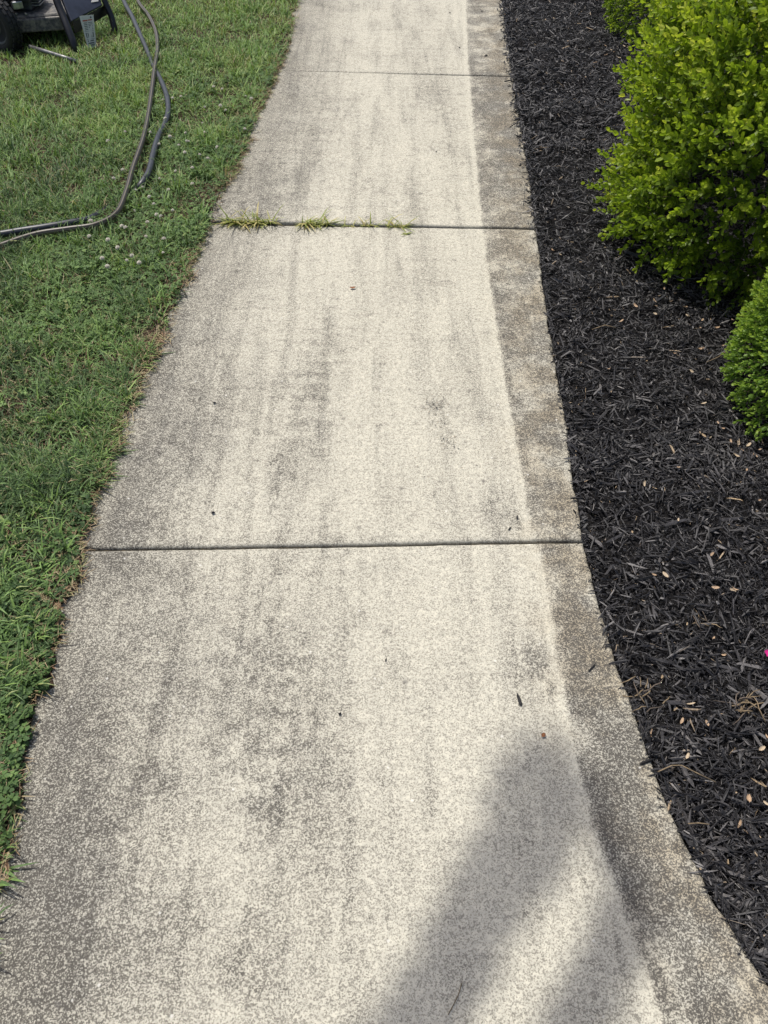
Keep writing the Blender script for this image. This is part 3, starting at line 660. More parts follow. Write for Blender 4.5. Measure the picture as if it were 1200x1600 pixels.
def shrub(name, label, c, r, lump, seed, n, tm, mat, spread, upb, depth, ds, inner, singles, stem_n):
    root = empty(name, (c[0], c[1], 0.0)); tag(root, label, 'shrub', 'boxwood shrubs in the mulch bed')
    off = np.array([c[0], c[1], 0.0])
    P, Nn, d = shell(n, c, r, lump, seed)
    rs = np.random.default_rng(seed + 1); m = len(P)
    P = P - Nn * rs.uniform(depth[0], depth[1], m)[:, None]
    D = Nn + np.array([0, 0, upb]) + rs.normal(0, spread, (m, 3))
    Sc = rs.uniform(ds[0], ds[1], m)
    dT = 0.30 * (N2(P[:, 0] + P[:, 2], P[:, 1] - P[:, 2], 6) - 0.5) + rs.normal(0, 0.15, m) + 0.16 * Nn[:, 2] + 0.04  # upward-facing shoots tinted lighter: top light put into the leaf colour
    toc = np.array([0, 0, H]) - P; face = (Nn * toc).sum(1) / np.linalg.norm(toc, axis=1)
    order = np.argsort(-(face - 0.18 * np.linalg.norm(toc, axis=1)) + 0.25 * rs.random(m)) if singles else np.arange(m)
    pick = order[:singles] if singles else np.array([], int); rest = np.setdiff1d(np.arange(m), pick)
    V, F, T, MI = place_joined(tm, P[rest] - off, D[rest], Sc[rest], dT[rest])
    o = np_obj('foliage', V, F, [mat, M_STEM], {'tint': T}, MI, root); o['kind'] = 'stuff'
    if singles:
        mes = []
        for k, (tv, tf, tt, tmi) in enumerate(tm):
            for w in (-0.08, 0.05, 0.18): mes.append(np_mesh('sprig', tv, tf, [mat, M_STEM], {'tint': np.clip(tt + w, 0, 1)}, tmi))
        X, Y, Z = frames(D[pick], rs.uniform(0, 6.28, len(pick)))
        for j, q in enumerate(pick):
            w = 0 if dT[q] < 0.0 else (1 if dT[q] < 0.12 else 2)
            o = bpy.data.objects.new('sprig', mes[(j % len(tm)) * 3 + w]); link(o, root)
            M = Matrix(((X[j][0], Y[j][0], Z[j][0], 0), (X[j][1], Y[j][1], Z[j][1], 0), (X[j][2], Y[j][2], Z[j][2], 0), (0, 0, 0, 1)))
            o.matrix_basis = Matrix.Translation(Vector(P[q] - off)) @ M @ Matrix.Diagonal((Sc[q], Sc[q], Sc[q], 1))
    # inner leaves, tinted darker to deepen the shade between the shoots
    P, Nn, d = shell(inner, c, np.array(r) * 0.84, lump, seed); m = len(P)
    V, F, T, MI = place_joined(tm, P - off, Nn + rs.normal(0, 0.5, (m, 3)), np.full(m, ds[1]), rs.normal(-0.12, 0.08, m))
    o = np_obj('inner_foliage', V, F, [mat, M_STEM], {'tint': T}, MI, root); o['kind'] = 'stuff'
    b = list(COL.objects)
    stems(root, (0, 0, c[2]), r, stem_n, 1.0, 0.012)
    return root
rs = np.random.default_rng(11)
loose = [sprig(rs, 0.115 + 0.02 * (k % 3), 6 + k % 3, 0.0235, 0.0155, 1.05) for k in range(6)]
tight = [sprig(rs, 0.036 + 0.004 * (k % 3), 4, 0.0150, 0.0090, 0.80) for k in range(5)]
shrub('boxwood_shrub', 'large loose yellow-green boxwood shrub with shaggy shoots over the mulch', (1.68, 2.78, 0.36), (0.75, 0.80, 0.66), 0.20, 21, 5200, loose, M_BOX, 0.42, 0.55, (0.0, 0.10), (0.75, 1.25), 1500, 280, 14)
shrub('clipped_boxwood_shrub', 'small clipped dense boxwood mound cut off by the right picture edge', (1.41, 1.71, 0.20), (0.39, 0.39, 0.30), 0.06, 31, 4300, tight, M_BOX2, 0.22, 0.18, (0.0, 0.02), (0.85, 1.2), 1000, 0, 7)
shrub('clipped_boxwood_shrub', 'clipped dense boxwood mound farthest along, behind the large loose shrub', (1.77, 5.00, 0.32), (0.47, 0.50, 0.46), 0.06, 41, 3000, tight, M_BOX, 0.22, 0.18, (0.0, 0.02), (0.95, 1.35), 700, 0, 7)

# ------------------------------------------------------------------ hoses
def hose(name, pts, r, mat, label, group, flat=1.0, parent=None):
    P = [Vector(p) for p in pts]; path = []
    for i in range(len(P) - 1):
        p0, p1, p2, p3 = P[max(i - 1, 0)], P[i], P[i + 1], P[min(i + 2, len(P) - 1)]
        for k in range(8):
            t = k / 8
            path.append(0.5 * ((2 * p1) + (p2 - p0) * t + (2 * p0 - 5 * p1 + 4 * p2 - p3) * t * t + (3 * p1 - p0 - 3 * p2 + p3) * t ** 3))
    path.append(P[-1]); n = 14; m = len(path); V, A = [], []
    for i, p in enumerate(path):
        t = (path[min(i + 1, m - 1)] - path[max(i - 1, 0)]).normalized(); a = t.cross(Vector((0, 0, 1))).normalized(); b = a.cross(t)
        for k in range(n):
            w = 2 * math.pi * k / n; V.append(p + a * math.cos(w) * r + b * math.sin(w) * r * flat); A.append(abs(k / n * 2 - 1))
    F = [(i * n + k, i * n + (k + 1) % n, (i + 1) * n + (k + 1) % n, (i + 1) * n + k) for i in range(m - 1) for k in range(n)]
    o = np_obj(name, np.array([tuple(v) for v in V]), np.array(F), mat, {'around': A}, smooth_shade=True, parent=parent)
    if label: tag(o, label, 'hose', group)
    return o
hA = [(205, -40), (215, 0), (232, 24), (243, 48), (246, 75), (241, 110), (234, 165), (225, 212), (208, 262), (197, 300), (182, 333), (150, 351), (105, 358), (55, 366), (0, 384), (-60, 404), (-170, 430), (-300, 440), (-430, 425)]
hose('striped_hose', [tuple(gp(x, y, 0.044)) for x, y in hA], 0.0105, M_HOSE_T, 'olive brown striped hose curving across the grass on top', 'hoses on the lawn')
hB = [(183, -40, .05), (193, 0, .048), (206, 25, .046), (217, 50, .042), (231, 82, .030), (240, 104, .026), (251, 125, .034), (260, 148, .040), (263, 170, .040), (259, 190, .036), (247, 215, .038), (239, 243, .040), (233, 268, .038), (222, 286, .030),
      (212, 298, .010), (192, 312, -.004), (165, 328, 0.0), (140, 342, .022), (112, 348, .034), (70, 355, .040), (30, 361, .040), (0, 366, .040), (-60, 374, .04), (-170, 392, .04), (-300, 398, .04), (-430, 380, .04)]
hose('slate_hose', [tuple(gp(x, y, z)) for x, y, z in hB], 0.0128, M_HOSE_D, 'thicker smooth dark slate hose half sunk in the grass', 'hoses on the lawn')

# ------------------------------------------------------------------ lawn mower, cut off by the upper left corner
mow = empty('lawn_mower', (-2.0, 4.75, 0.0)); tag(mow, 'black walk-behind lawn mower standing on the grass at the upper left', 'lawn mower')
mo = np.array((-2.0, 4.75, 0.0))
def rel(p): return tuple(np.array(p) - mo)
def wheel(c, yaw, rad, w):
    M = Matrix.Translation(Vector(rel(c))) @ Matrix.Rotation(yaw, 4, 'Z') @ Matrix.Rotation(math.pi / 2, 4, 'X')
    root = MB().lathe([(rad * .62, -w * .30), (rad * .66, -w * .46), (rad * .80, -w * .52), (rad * .93, -w * .46), (rad * .985, -w * .30), (rad * .985, w * .30), (rad * .93, w * .46), (rad * .80, w * .52), (rad * .66, w * .46), (rad * .62, w * .30)], M, 40).build('wheel', M_TYRE, mow, smooth_shade=True)
    tr = MB()
    for k in range(26):
        a = 2 * math.pi * k / 26
        for row in (-1, 0, 1):
            q = M @ Matrix.Rotation(a + (row % 2) * math.pi / 26, 4, 'Z') @ Matrix.Translation(Vector((rad * .99, 0, row * w * .30)))
            pts = [q @ Vector((x * .008, y * rad * .17, z * w * .22)) for x, y, z in [(-.5, -.5, -.5), (.5, -.5, -.5), (.5, .5, -.5), (-.5, .5, -.5), (-.5, -.5, .5), (.5, -.5, .5), (.5, .5, .5), (-.5, .5, .5)]]
            tr.hexa(pts)
    tr.build('tread', M_TYRE, root)
    MB().lathe([(rad * .10, w * .50), (rad * .18, w * .44), (rad * .34, w * .26), (rad * .55, w * .28), (rad * .62, w * .42), (rad * .655, w * .40), (rad * .655, -w * .40), (rad * .2, -w * .35)], M, 36).build('rim', M_RIM, root, smooth_shade=True)
    MB().lathe([(rad * .15, w * .52), (rad * .15, w * .60), (rad * .06, w * .62)], M, 12).build('hub_cap', M_BLACKP, root)
wheel((-2.045, 4.64, 0.135), math.radians(-30), 0.135, 0.075)
wheel((-2.62, 4.62, 0.10), math.radians(-170), 0.10, 0.05)
wheel((-2.02, 5.18, 0.135), math.radians(10), 0.135, 0.062)
wheel((-2.60, 5.16, 0.10), math.radians(10), 0.10, 0.05)
# deck with rounded skirt
def prism(outline, z0, z1, inset=0.0):
    m = MB(); n = len(outline); c = np.mean(outline, 0)
    top = [c + (np.array(p) - c) * (1 - inset) for p in outline]
    m.v = [(*p, z0) for p in outline] + [(*p, z1) for p in top]
    m.f = [tuple(range(n))[::-1], tuple(range(n, 2 * n))] + [(i, (i + 1) % n, n + (i + 1) % n, n + i) for i in range(n)]
    return m
A0 = vp(24, 50, 4.68); A1 = vp(108, 54, 4.72)
dl = [(A0[0] - .48, 4.66), (A0[0] - .2, 4.62), (A0[0], 4.66), (A1[0], 4.72), (A1[0] + .02, 4.80), (A1[0] - .05, 5.10), (A0[0] - .1, 5.20), (A0[0] - .45, 5.16), (A0[0] - .55, 4.95)]
dl = [tuple(np.array(p) - mo[:2]) for p in dl]
deck = prism(dl, 0.085, 0.150, 0.02).build('deck', M_DECK, mow, 0.008)
prism([tuple(np.array(p) * 0.96 + np.array((-.005, .012))) for p in dl], 0.151, 0.163, 0.05).build('deck_top', M_DECK, deck, 0.004)
# engine: block, fins, cowl, muffler, tank, bolts
ec = (A0[0] - 0.02, 4.86)
eng = MB().box(rel((ec[0], ec[1], 0.225)), (0.24, 0.22, 0.12)).build('engine', M_ENGINE, mow, 0.012)
for k in range(7): MB().box(rel((ec[0] + 0.135, ec[1] - .02, 0.19 + k * .013)), (0.05, 0.16, 0.005)).build('cooling_fin', M_ALLOY, eng, 0.001)
MB().lathe([(0.125, 0.0), (0.13, .02), (0.125, .06), (0.10, .085), (0.04, .09)], Matrix.Translation(Vector(rel((ec[0], ec[1] + .02, 0.286)))), 32).build('cowl', M_BLACKP, eng, smooth_shade=True)
MB().box(rel((ec[0] - .06, 4.715, 0.215)), (0.12, 0.045, 0.055), 0.05).build('carburettor', M_ALLOY, eng, 0.006)
MB().box(rel((ec[0] + .055, 4.725, 0.205)), (0.055, 0.05, 0.035), 0.5).build('bracket', M_ALLOY, eng, 0.004)
MB().box(rel((ec[0] + .01, 4.70, 0.255)), (0.07, 0.03, 0.03), -0.4).build('bracket', M_ALLOY, eng, 0.004)
MB().box(rel((ec[0] + .10, 4.74, 0.255)), (0.10, 0.07, 0.06), -0.3, 0.2).build('air_filter', M_ENGINE, eng, 0.012)
MB().tube([rel((ec[0] - .02, 4.69, .20)), rel((ec[0] + .05, 4.685, .235)), rel((ec[0] + .07, 4.70, .29))], 0.006, 8).build('fuel_line', M_BLACKP, eng, smooth_shade=True)
for k in range(5): MB().lathe([(0.007, 0), (0.007, .006), (0.003, .008)], Matrix.Translation(Vector(rel((ec[0] - .10 + k * .05, 4.695, 0.166)))), 8).build('bolt', M_ALLOY, eng)
# chute guard: two bowed uprights, a sloping panel between them, a sticker and a hanging tag
def bar(pts, r, name='frame_bar'): return MB().tube([rel(p) for p in pts], r, 10, 1.0).build(name, M_BLACKP, mow, smooth_shade=True)
bar([vp(80, -30, 4.80), vp(90, 5, 4.76), vp(101, 32, 4.70), vp(113, 62, 4.64), vp(121, 92, 4.60)], 0.020)
bar([vp(155, -30, 4.98), vp(164, 2, 4.95), vp(174, 26, 4.93), vp(179, 45, 4.91), vp(178, 66, 4.90)], 0.017)
q = [vp(92, -14, 4.80), vp(112, 33, 4.70), vp(160, 8, 4.93), vp(152, -22, 5.0)]
nrm = np.cross(q[1] - q[0], q[2] - q[0]); nrm = nrm / np.linalg.norm(nrm); nrm = nrm if nrm[2] > 0 else -nrm
ch = MB().hexa([rel(p - nrm * 0.018) for p in q] + [rel(p) for p in q]).build('chute_cover', M_CHUTE, mow, 0.004)
skirt = [vp(112, 34, 4.70), vp(160, 9, 4.93), vp(163, 24, 4.93), vp(116, 52, 4.69)]
MB().hexa([rel(p + np.array((.01, .03, -.004))) for p in skirt] + [rel(p + np.array((0, .012, -.004))) for p in skirt]).build('chute_skirt', M_BLACKP, mow, 0.003)
st = [q[0] * a + q[1] * b + q[2] * c + q[3] * d for a, b, c, d in ((.12, .10, .40, .38), (.10, .20, .48, .22), (.02, .07, .68, .23), (.04, .02, .60, .34))]
MB().hexa([rel(p + nrm * 0.0012) for p in st] + [rel(p + nrm * 0.002) for p in st]).build('sticker', M_TAG, ch)
tq = [vp(138, 77, 4.66), vp(151, 74, 4.69), vp(146, 23, 4.72), vp(124, 25, 4.68)]
tn = np.cross(tq[1] - tq[0], tq[3] - tq[0]); tn = tn / np.linalg.norm(tn); tn = tn if tn[1] < 0 else -tn
tg = MB().hexa([rel(p - tn * 0.0012) for p in tq] + [rel(p) for p in tq]).build('hang_tag', M_TAG, mow)
def on_tag(u, v): return (tq[0] * (1 - u) + tq[1] * u) * (1 - v) + (tq[3] * (1 - u) + tq[2] * u) * v
def print_line(u0, u1, v0, v1, mat):
    p = [on_tag(u0, v0), on_tag(u1, v0), on_tag(u1, v1), on_tag(u0, v1)]
    MB().hexa([rel(a + tn * 0.0004) for a in p] + [rel(a + tn * 0.0010) for a in p]).build('printed_line', mat, tg)
print_line(.14, .50, .83, .87, M_INKR); print_line(.55, .86, .84, .875, M_INKR)
for v in (.77, .72, .67, .62, .57): print_line(.16, .44, v, v + .02, M_INK); print_line(.52, .86, v + .005, v + .025, M_INK)
print_line(.10, .90, .525, .535, M_INK)
for k in range(5): print_line(.14 + k * .155, .22 + k * .155, .33, .49, M_INK)
print_line(.10, .90, .285, .295, M_INK)
for v in (.22, .15, .09): print_line(.16, .80, v, v + .035, M_INK)
MB().lathe([(0.004, 0), (0.004, .003)], Matrix.Translation(Vector(rel(on_tag(.78, .94) + tn * .001))) @ Matrix.Rotation(math.pi / 2, 4, 'X'), 10).build('grommet', M_INK, tg)
MB().tube([rel(p) for p in (gp(46, 73, .05), gp(70, 80, .042), gp(95, 88, .036), gp(120, 96, .026))], 0.010, 10).build('trail_rod', M_STEEL, mow, smooth_shade=True)
# push handle leaning away
for s in (4.72, 5.12):
    MB().tube([rel((-2.62, s, .16)), rel((-2.95, s, .45)), rel((-3.35, s, .92))], 0.012, 10).build('handle_tube', M_BLACKP, mow, smooth_shade=True)
MB().tube([rel((-3.35, 4.72, .92)), rel((-3.40, 4.78, .97)), rel((-3.40, 5.06, .97)), rel((-3.35, 5.12, .92))], 0.014, 10).build('handle_grip', M_BLACKP, mow, smooth_shade=True)

# ------------------------------------------------------------------ crabgrass in the open joint
bmesh_blades = []
for k in range(7):
    L = 0.044 + 0.008 * k; one = lambda v: np.array([float(v)])
    V, F, T = blades(np.zeros((1, 3)), one(0), one(L), one(0.0048 + .0007 * (k % 3)), one(0.45 + 0.14 * (k % 4)), one(0.18 + 0.1 * (k % 3)), one([.25, .45, .6, .75, .5, .9, .35][k]))
    bmesh_blades.append(np_mesh('blade', V, F, M_WEED, {'tint': T}))
def jy(px):  # joint line
    t = (px - 330) / 508.0; return 347 + 10 * t
tufts = [(390, 40, 34, 'widest olive crabgrass tuft in the open joint nearest the lawn', 1.15), (494, 22, 22, 'second crabgrass tuft from the lawn in the open joint', 1.05),
         (563, 30, 9, 'thin sparse sprig of crabgrass in the joint between two fuller tufts', 0.7), (622, 18, 10, 'small upright crabgrass tuft farthest right in the open joint', 0.95)]
for px, half, nb, lab, sc in tufts:
    c = gp(px, jy(px), 0.0); root = empty('crabgrass_tuft', tuple(c)); tag(root, lab, 'weed', 'weeds in the walk joint')
    wdt = half / FPX * 2.95
    for k in range(nb * 4):
        o = bpy.data.objects.new('blade', bmesh_blades[(k * 3 + int(px)) % 7]); link(o, root)
        o.location = (random.uniform(-wdt, wdt), random.uniform(-.004, .005), -0.003); s = sc * random.uniform(0.6, 1.15)
        o.scale = (s, s, s * random.uniform(0.7, 1.0)); o.rotation_euler = (0, random.uniform(-0.1, 0.75), random.choice([random.uniform(0, 6.28), random.gauss(-1.57, .9)]))
c = gp(634, 366, 0.003); root = empty('broken_weed_leaf', tuple(c)); tag(root, 'loose green weed leaf lying on the slab just below the open joint', 'leaf')
for k, a in enumerate((-0.4, 0.5, 2.4, 3.4)):
    o = bpy.data.objects.new('blade', bmesh_blades[k % 3]); link(o, root); o.scale = (.6, 1.3, .35); o.rotation_euler = (0, 0.5, a); o.location = (random.uniform(-.008, .008), random.uniform(-.006, .006), 0)

# ------------------------------------------------------------------ clover flowers
fm = MB()
for i in range(5):
    el = [0.15, 0.5, 0.85, 1.2, 1.5][i]; nk = [9, 9, 7, 5, 1][i]
    for k in range(nk):
        a = 2 * math.pi * k / nk + i * 0.4; d = Vector((math.cos(a) * math.cos(el), math.sin(a) * math.cos(el), math.sin(el))); p = d * 0.003
        sd = d.cross(Vector((0, 0, 1))); sd = (sd if sd.length > .05 else Vector((1, 0, 0))).normalized() * 0.0013; e = d * 0.0085; u = sd.cross(d).normalized() * 0.0012
        fm.add([p - sd, p + sd, e + sd * .9 + u, e - sd * .9 + u, e * 1.06 - u], [(0, 1, 2, 3), (3, 2, 4), (0, 3, 4), (1, 4, 2)])
head0 = fm.build('flower_head', M_PETAL); hm = head0.data; bpy.data.objects.remove(head0)
sm = MB().tube([(0, 0, -0.05), (0.002, 0.001, -0.025), (0, 0, 0)], 0.0009, 5); s0 = sm.build('stalk', M_FSTEM); smesh = s0.data; bpy.data.objects.remove(s0)
fl_px = [(254, 155), (270, 155), (283, 153), (258, 184), (235, 207), (290, 208), (265, 212), (248, 223), (169, 222), (196, 208), (191, 264), (178, 281), (249, 278), (288, 236), (280, 230), (292, 222),
         (213, 300), (233, 305), (270, 330), (252, 340), (245, 336), (228, 369), (256, 373), (170, 378), (190, 352), (197, 358), (140, 370), (142, 347), (334, 138), (347, 138), (344, 163), (353, 175), (384, 153), (393, 155),
         (317, 195), (320, 206), (295, 222), (325, 250), (340, 233), (312, 242), (288, 238), (222, 290), (301, 290), (218, 412), (207, 402), (169, 420), (199, 410), (160, 405), (210, 330), (240, 318), (320, 168), (382, 200), (264, 300), (300, 260), (275, 270), (230, 345), (185, 390), (255, 395)]
for px, py in fl_px:
    c = gp(px, py, 0.05); root = empty('clover_flower', (c[0], c[1], 0.0)); z = random.uniform(.042, .058)
    xh = np.interp(py, [q[1] for q in hA], [q[0] for q in hA])
    w = 'small white clover flower in the lawn below the bend of the hoses' if py > 325 and px < 290 else ('small white clover flower on the mower side of the striped hose' if px < xh else ('small white clover flower in the clover patch close to the walk edge' if px > 305 else 'small white clover flower just right of the two hoses'))
    tag(root, w, 'flower', 'white clover flowers in the lawn')
    h = link(bpy.data.objects.new('flower_head', hm), root); s = random.uniform(.6, 1.05); h.scale = (s, s, s); h.location = (0, 0, z); h.rotation_euler = (random.gauss(0, .3), random.gauss(0, .3), random.uniform(0, 6))
    t = link(bpy.data.objects.new('stalk', smesh), root); t.location = (0, 0, z)

# ------------------------------------------------------------------ dry leaves on the mulch
def dry_mesh(L, W, curl, mat, name='dry_leaf'):
    n = 5; V = []
    for i in range(n):
        u = i / (n - 1); w = W * math.sin(math.pi * (0.08 + 0.84 * u)) ** 0.8
        for s in (-1, 0, 1): V.append(((u - .5) * L, s * w / 2, curl * (s * s * 0.4 * W + (u - .5) ** 2 * L * .8)))
    F = [(i * 3 + s, i * 3 + s + 1, i * 3 + s + 4, i * 3 + s + 3) for i in range(n - 1) for s in (0, 1)]
    me = np_mesh(name, np.array(V), np.array(F), mat, smooth_shade=True); return me
dry = [dry_mesh(.019 + .002 * (k % 3), .009 + .001 * (k % 2), .3 + .25 * (k % 4), (M_DRY, M_DRY2, M_DRY)[k % 3]) for k in range(6)]
dpx = [(937, 390), (945, 387), (968, 403), (863, 392), (875, 397), (971, 502), (1025, 478), (1024, 490), (993, 478), (1055, 553), (1075, 493), (1097, 500), (1094, 512), (1110, 500), (1120, 512), (1038, 452), (1030, 462), (1022, 470), (1048, 470), (1045, 445), (1060, 470),
       (952, 577), (1081, 580), (1137, 625), (1122, 660), (1115, 650), (1095, 545), (1160, 703), (1170, 695), (1180, 712), (1188, 702), (1150, 712), (1142, 690), (1130, 670), (1110, 683), (1172, 690), (1060, 730), (1006, 756), (1186, 782), (1167, 735), (1060, 812), (1112, 866), (1118, 918), (1145, 922), (1115, 998), (1147, 922), (1080, 1100), (1066, 1127), (1105, 1130), (1075, 1182), (1015, 1145), (1170, 1250), (1197, 1255), (1157, 1288), (1165, 1300), (1190, 1170), (1199, 1153), (1130, 1025), (1040, 898), (1022, 898),
       (965, 66), (975, 72), (985, 78), (992, 74), (955, 78), (947, 86), (980, 84), (1000, 82), (938, 66), (945, 72), (968, 90), (930, 98), (915, 120), (905, 160), (1010, 90), (960, 82), (1085, 520), (1070, 480), (1055, 458), (1140, 520), (1145, 500), (1130, 540), (1100, 630)]
for k, (px, py) in enumerate(dpx):
    c = gp(px, py, 0.0); z = float(zbed(c[0], c[1])[0]) + 0.024; c = gp(px, py, z)
    o = link(bpy.data.objects.new('dry_leaf', dry[k % 6])); o.location = tuple(c); s = random.uniform(.45, .95); o.scale = (s, s, s)
    o.rotation_euler = (random.gauss(0, .35), random.gauss(0, .3), random.uniform(0, 6.28)); w = ('tiny tan dry leaf in the litter at the foot of the farthest clipped mound', 'small tan dry leaf on the mulch along the lower edge of the large loose shrub', 'small tan dry leaf on the mulch beside the small clipped mound', 'small tan dry leaf on the near mulch below the clipped mound')[(py > 200) + (py > 562) + (py > 790)]
    if k in (3, 4, 5): w = ('pale tan dry leaf beside the walk edge, the left of a close pair', 'pale tan dry leaf near the walk edge, the right of a close pair', 'orange dry leaf lying alone on open mulch left of the large shrub')[k - 3]
    tag(o, w, 'dry leaf', 'dry leaves scattered on the mulch')

# dried weeds pulled out and left on the mulch
def dried(px, py, size, n, label):
    c = gp(px, py, 0.0); root = empty('dried_weed', (c[0], c[1], 0.0)); tag(root, label, 'dried weed', 'dried weeds on the mulch')
    for k in range(n):
        a = random.uniform(0, 6.28); L = size * random.uniform(.4, 1.0); z0 = 0.0 if c[0] > right_x(c[1]) + .03 else .012
        p = [Vector((random.gauss(0, .35) * size, random.gauss(0, .3) * size, z0 + random.uniform(.002, .012)))]; d = Vector((math.cos(a), math.sin(a), random.uniform(.0, .4)))
        for i in range(4):
            p.append(p[-1] + d * L / 4); d = (d + Vector((random.uniform(-.5, .5), random.uniform(-.5, .5), random.uniform(-.35, .1)))).normalized(); p[-1].z = max(p[-1].z, .004)
        MB().tube(p, [.0016, .0015, .0013, .001, .0006], 5).build('stalk', (M_STRAW, M_TRUNK, M_STRAW)[k % 3], root, smooth_shade=True)
dried(1002, 1092, .055, 13, 'crumpled brown dried weed at the concrete edge above the bottom right')
dried(1168, 1110, .075, 15, 'pale straw coloured dried weed tangle on mulch near the right picture edge')
dried(1098, 982, .04, 7, 'small olive dried weed scrap in the middle of the near mulch')

def straw(pts, r, label, mat=M_STRAW, name='dry_straw', cat='straw'):
    P = [tuple(gp(x, y, z)) for x, y, z in pts]; o = MB().tube(P, r, 6).build(name, mat, None, smooth_shade=True); tag(o, label, cat)
straw([(1028, 1206, .012), (1050, 1196, .014), (1065, 1196, .015), (1085, 1206, .012), (1118, 1222, .006)], .0013, 'long pale dry stalk arching over the mulch beside the concrete edge')
straw([(1075, 1287, .008), (1092, 1286, .009), (1108, 1288, .006)], .0012, 'short forked dry stalk on the near mulch', M_STRAW)
straw([(925, 515, .012), (945, 508, .014), (962, 512, .012)], .0014, 'thin buff straw on the mulch level with the clipped mound')
straw([(1104, 566, .012), (1122, 558, .02), (1136, 548, .03)], .0014, 'straight dry twig sticking out from under the clipped mound')
c = gp(1198, 1022, .03)
pm = dry_mesh(.018, .016, .5, M_MAGENTA, 'fallen_petal'); o = link(bpy.data.objects.new('fallen_petal', pm)); o.location = tuple(c); o.rotation_euler = (.3, .2, 1.0); tag(o, 'magenta flower petal on the mulch at the right picture edge', 'petal')

# ------------------------------------------------------------------ bits lying on the walk
def walk_chip(px, py, L, W, ang, label, mat=M_BARK, tint=0.1, bend=0.15):
    one = lambda v: np.array([float(v)]); c = gp(px, py, 0.004)
    V, F, T = chips(np.zeros((1, 3)), one(L), one(W), one(W * .6), one(ang), one(0.03), one(0.1), one(bend), one(tint))
    o = np_obj('mulch_chip', V, F, mat, {'tint': T}); o.location = tuple(c); tag(o, label, 'wood chip', 'bark chips strewn on the walk'); return o
walk_chip(812, 1093, .030, .0085, 1.75, 'thick black bark chip lying on the near slab above the shadow')
walk_chip(925, 1043, .030, .004, .75, 'slim dark splinter on the stained strip near the mulch edge')
walk_chip(808, 808, .013, .005, 1.5, 'upper of two small dark chips just above the straight joint')
walk_chip(796, 826, .014, .004, 1.0, 'lower of two small dark chips just above the straight joint')
walk_chip(1010, 1190, .034, .007, .35, 'black bark chip sticking out over the concrete edge from the mulch')
walk_chip(759, 87, .022, .009, .3, 'dark chip on the farthest slab nearest its thin joint')
walk_chip(753, 17, .022, .009, 1.2, 'dark chip on the farthest slab at the top of the picture')
walk_chip(703, 20, .018, .007, 2.2, 'small dark chip left of another at the top of the picture')
walk_chip(718, 74, .014, .006, .9, 'tiny dark chip on the farthest slab by the pale worn line')
walk_chip(682, 237, .014, .005, 1.7, 'tiny dark crumb mid walk on the slab beyond the weeds')
walk_chip(335, 629, .010, .008, .2, 'tiny round dark crumb on the left of the slab before the weeds')
walk_chip(333, 801, .010, .009, .5, 'dark round crumb left on the slab just above the straight joint')
walk_chip(531, 1115, .007, .006, .5, 'tiny dark crumb in the middle of the near slab')
walk_chip(603, 1031, .010, .003, 1.4, 'tiny thin dark crumb below the middle of the straight joint')
for (px, py, mesh_c, lab, an) in [(551, 450, M_RUST, 'small russet dry leaf scrap in the middle of the walk below the weeds', .1), (849, 1149, M_RUST, 'russet dry leaf scrap near the tip of the shadow on the near slab', .8)]:
    me = dry_mesh(.020 if py < 500 else .010, .011 if py < 500 else .009, .5, mesh_c, 'leaf_scrap'); o = link(bpy.data.objects.new('leaf_scrap', me)); o.location = tuple(gp(px, py, .004)); o.rotation_euler = (0, 0, an); tag(o, lab, 'dry leaf')
straw([(722, 1536, .003), (716, 1555, .004), (706, 1575, .004), (700, 1586, .003)], .0008, 'thin dark curved twig lying in the shadow at the bottom', M_STEM, 'twig', 'twig')
# crumbs trodden into the pale slab
cl = [(682, 633, 8, 8, 26), (690, 655, 14, 12, 10), (697, 683, 8, 7, 16), (706, 695, 7, 6, 14), (700, 625, 24, 14, 10), (672, 640, 16, 14, 10), (675, 738, 20, 12, 5), (720, 700, 30, 30, 6)]
ps = []
for px, py, rx, ry, n in cl:
    xy = np.array([gp(px + random.gauss(0, rx), py + random.gauss(0, ry), .002) for _ in range(n)])
    xy[:, 2] = 0.0045; L = rng.uniform(.002, .011, n); W = rng.uniform(.0014, .0036, n)
    ps.append(chips(xy, L, W, W * .5, rng.uniform(0, 6.28, n), rng.normal(0, .05, n), rng.normal(0, .3, n), rng.normal(0, .1, n), np.where(rng.random(n) < .6, .5, .965), False))
V, F, T = join(ps)
tag(np_obj('mulch_crumbs', V, F, M_BARK, {'tint': T}), 'scatter of fine mulch crumbs trodden on the pale slab right of centre', 'crumbs', kind='stuff')

# ------------------------------------------------------------------ unseen tree added behind the camera; leaves set to cast the near-slab shadow
shade1 = [(545, 1640), (590, 1590), (655, 1490), (715, 1370), (770, 1240), (815, 1150), (870, 1150), (915, 1220), (915, 1290), (868, 1365), (820, 1430), (765, 1520), (715, 1640)]  # outlines of the shadow that the added leaves cast
shade2 = [(905, 1200), (960, 1290), (1000, 1390), (1020, 1470), (975, 1540), (955, 1600), (840, 1640), (890, 1530), (945, 1420), (935, 1310)]
def inside(p, poly):
    r = False; n = len(poly)
    for i in range(n):
        (x1, y1), (x2, y2) = poly[i], poly[(i + 1) % n]
        if (y1 > p[1]) != (y2 > p[1]) and p[0] < (x2 - x1) * (p[1] - y1) / (y2 - y1) + x1: r = not r
    return r
def lift(g, h): return np.array((g[0] - SHX * h, g[1] - SHY * h, h))
tree = empty('added_shade_tree', (-3.4, -1.2, 0.0)); tag(tree, 'added unseen tree behind the viewer, leaves laid out to shade the near slab', 'tree')
tb = np.array((-3.4, -1.2, 0.0))
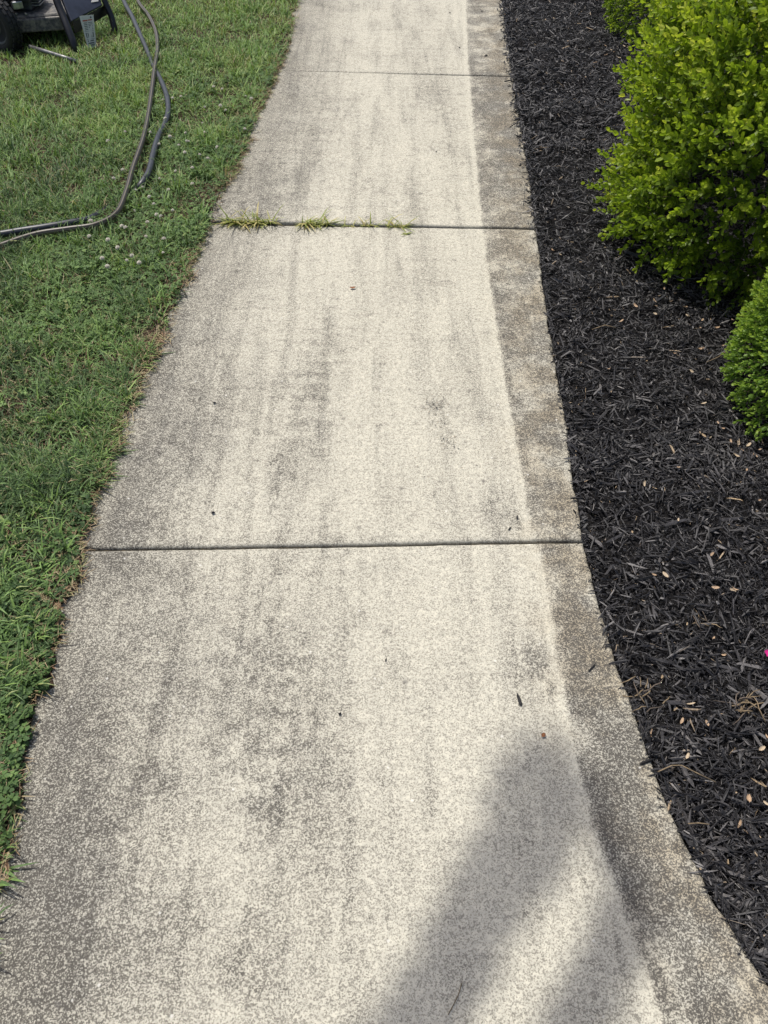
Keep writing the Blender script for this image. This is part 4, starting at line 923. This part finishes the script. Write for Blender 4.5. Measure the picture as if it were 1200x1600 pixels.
MB().tube([(0, 0, -.05), (.02, .02, 1.2), (.08, .10, 2.6), (.25, .35, 4.2), (.45, .6, 5.4), (.6, .8, 6.6)], [.19, .15, .13, .10, .07, .03], 12).build('trunk', M_TRUNK, tree, smooth_shade=True)
LP = []
for poly, n in ((shade1, 2150), (shade2, 1080)):
    xs = [p[0] for p in poly]; ys = [p[1] for p in poly]; k = 0
    while k < n:
        p = (random.uniform(min(xs), max(xs)), random.uniform(min(ys), max(ys)))
        if inside(p, poly):
            j = 8 + 16 * max(0.0, (1330 - p[1]) / 200.0); p = (p[0] + random.gauss(0, j), p[1] + random.gauss(0, j)); LP.append(lift(gp(*p), random.uniform(4.6, 6.2)) - tb); k += 1
LP = np.array(LP); k1 = LP[:2150].mean(0); k2 = LP[2150:].mean(0)
for e in (k1, k2):
    a = Vector((.25, .35, 4.2)); e = Vector(e); MB().tube([a, a.lerp(e, .4) + Vector((0, 0, .15)), a.lerp(e, .75) + Vector((0, 0, .1)), e], [.06, .045, .03, .012], 8).build('limb', M_TRUNK, tree, smooth_shade=True)
rest = np.random.default_rng(5).normal(size=(2600, 3)); rest /= np.linalg.norm(rest, axis=1, keepdims=True)
rest = rest * np.random.default_rng(6).uniform(.55, 1, (2600, 1)) * np.array((1.6, 1.3, 1.2)) + np.array((.0, -.5, 6.0))
sh = (rest + tb)[:, :2] + np.stack([SHX * rest[:, 2], SHY * rest[:, 2]], -1); rest = rest[sh[:, 1] < 0.02]
P = np.vstack([LP, rest]); n = len(P)
ex, ey, ez = rot_frames(rng.uniform(0, 6.28, n), rng.normal(0, .4, n), rng.normal(0, .5, n)); lv, lf = leaf_geo(.021, .013, .8)
V = (P[:, None, :] + lv[None, :, :1] * ex[:, None] + lv[None, :, 1:2] * ey[:, None] + lv[None, :, 2:] * ez[:, None]).reshape(-1, 3)
F = (np.arange(n)[:, None, None] * 7 + lf).reshape(-1, 3)
o = np_obj('shadow_crown', V, F, M_TREE, {'tint': np.repeat(rng.random(n), 7)}, parent=tree); o['kind'] = 'stuff'
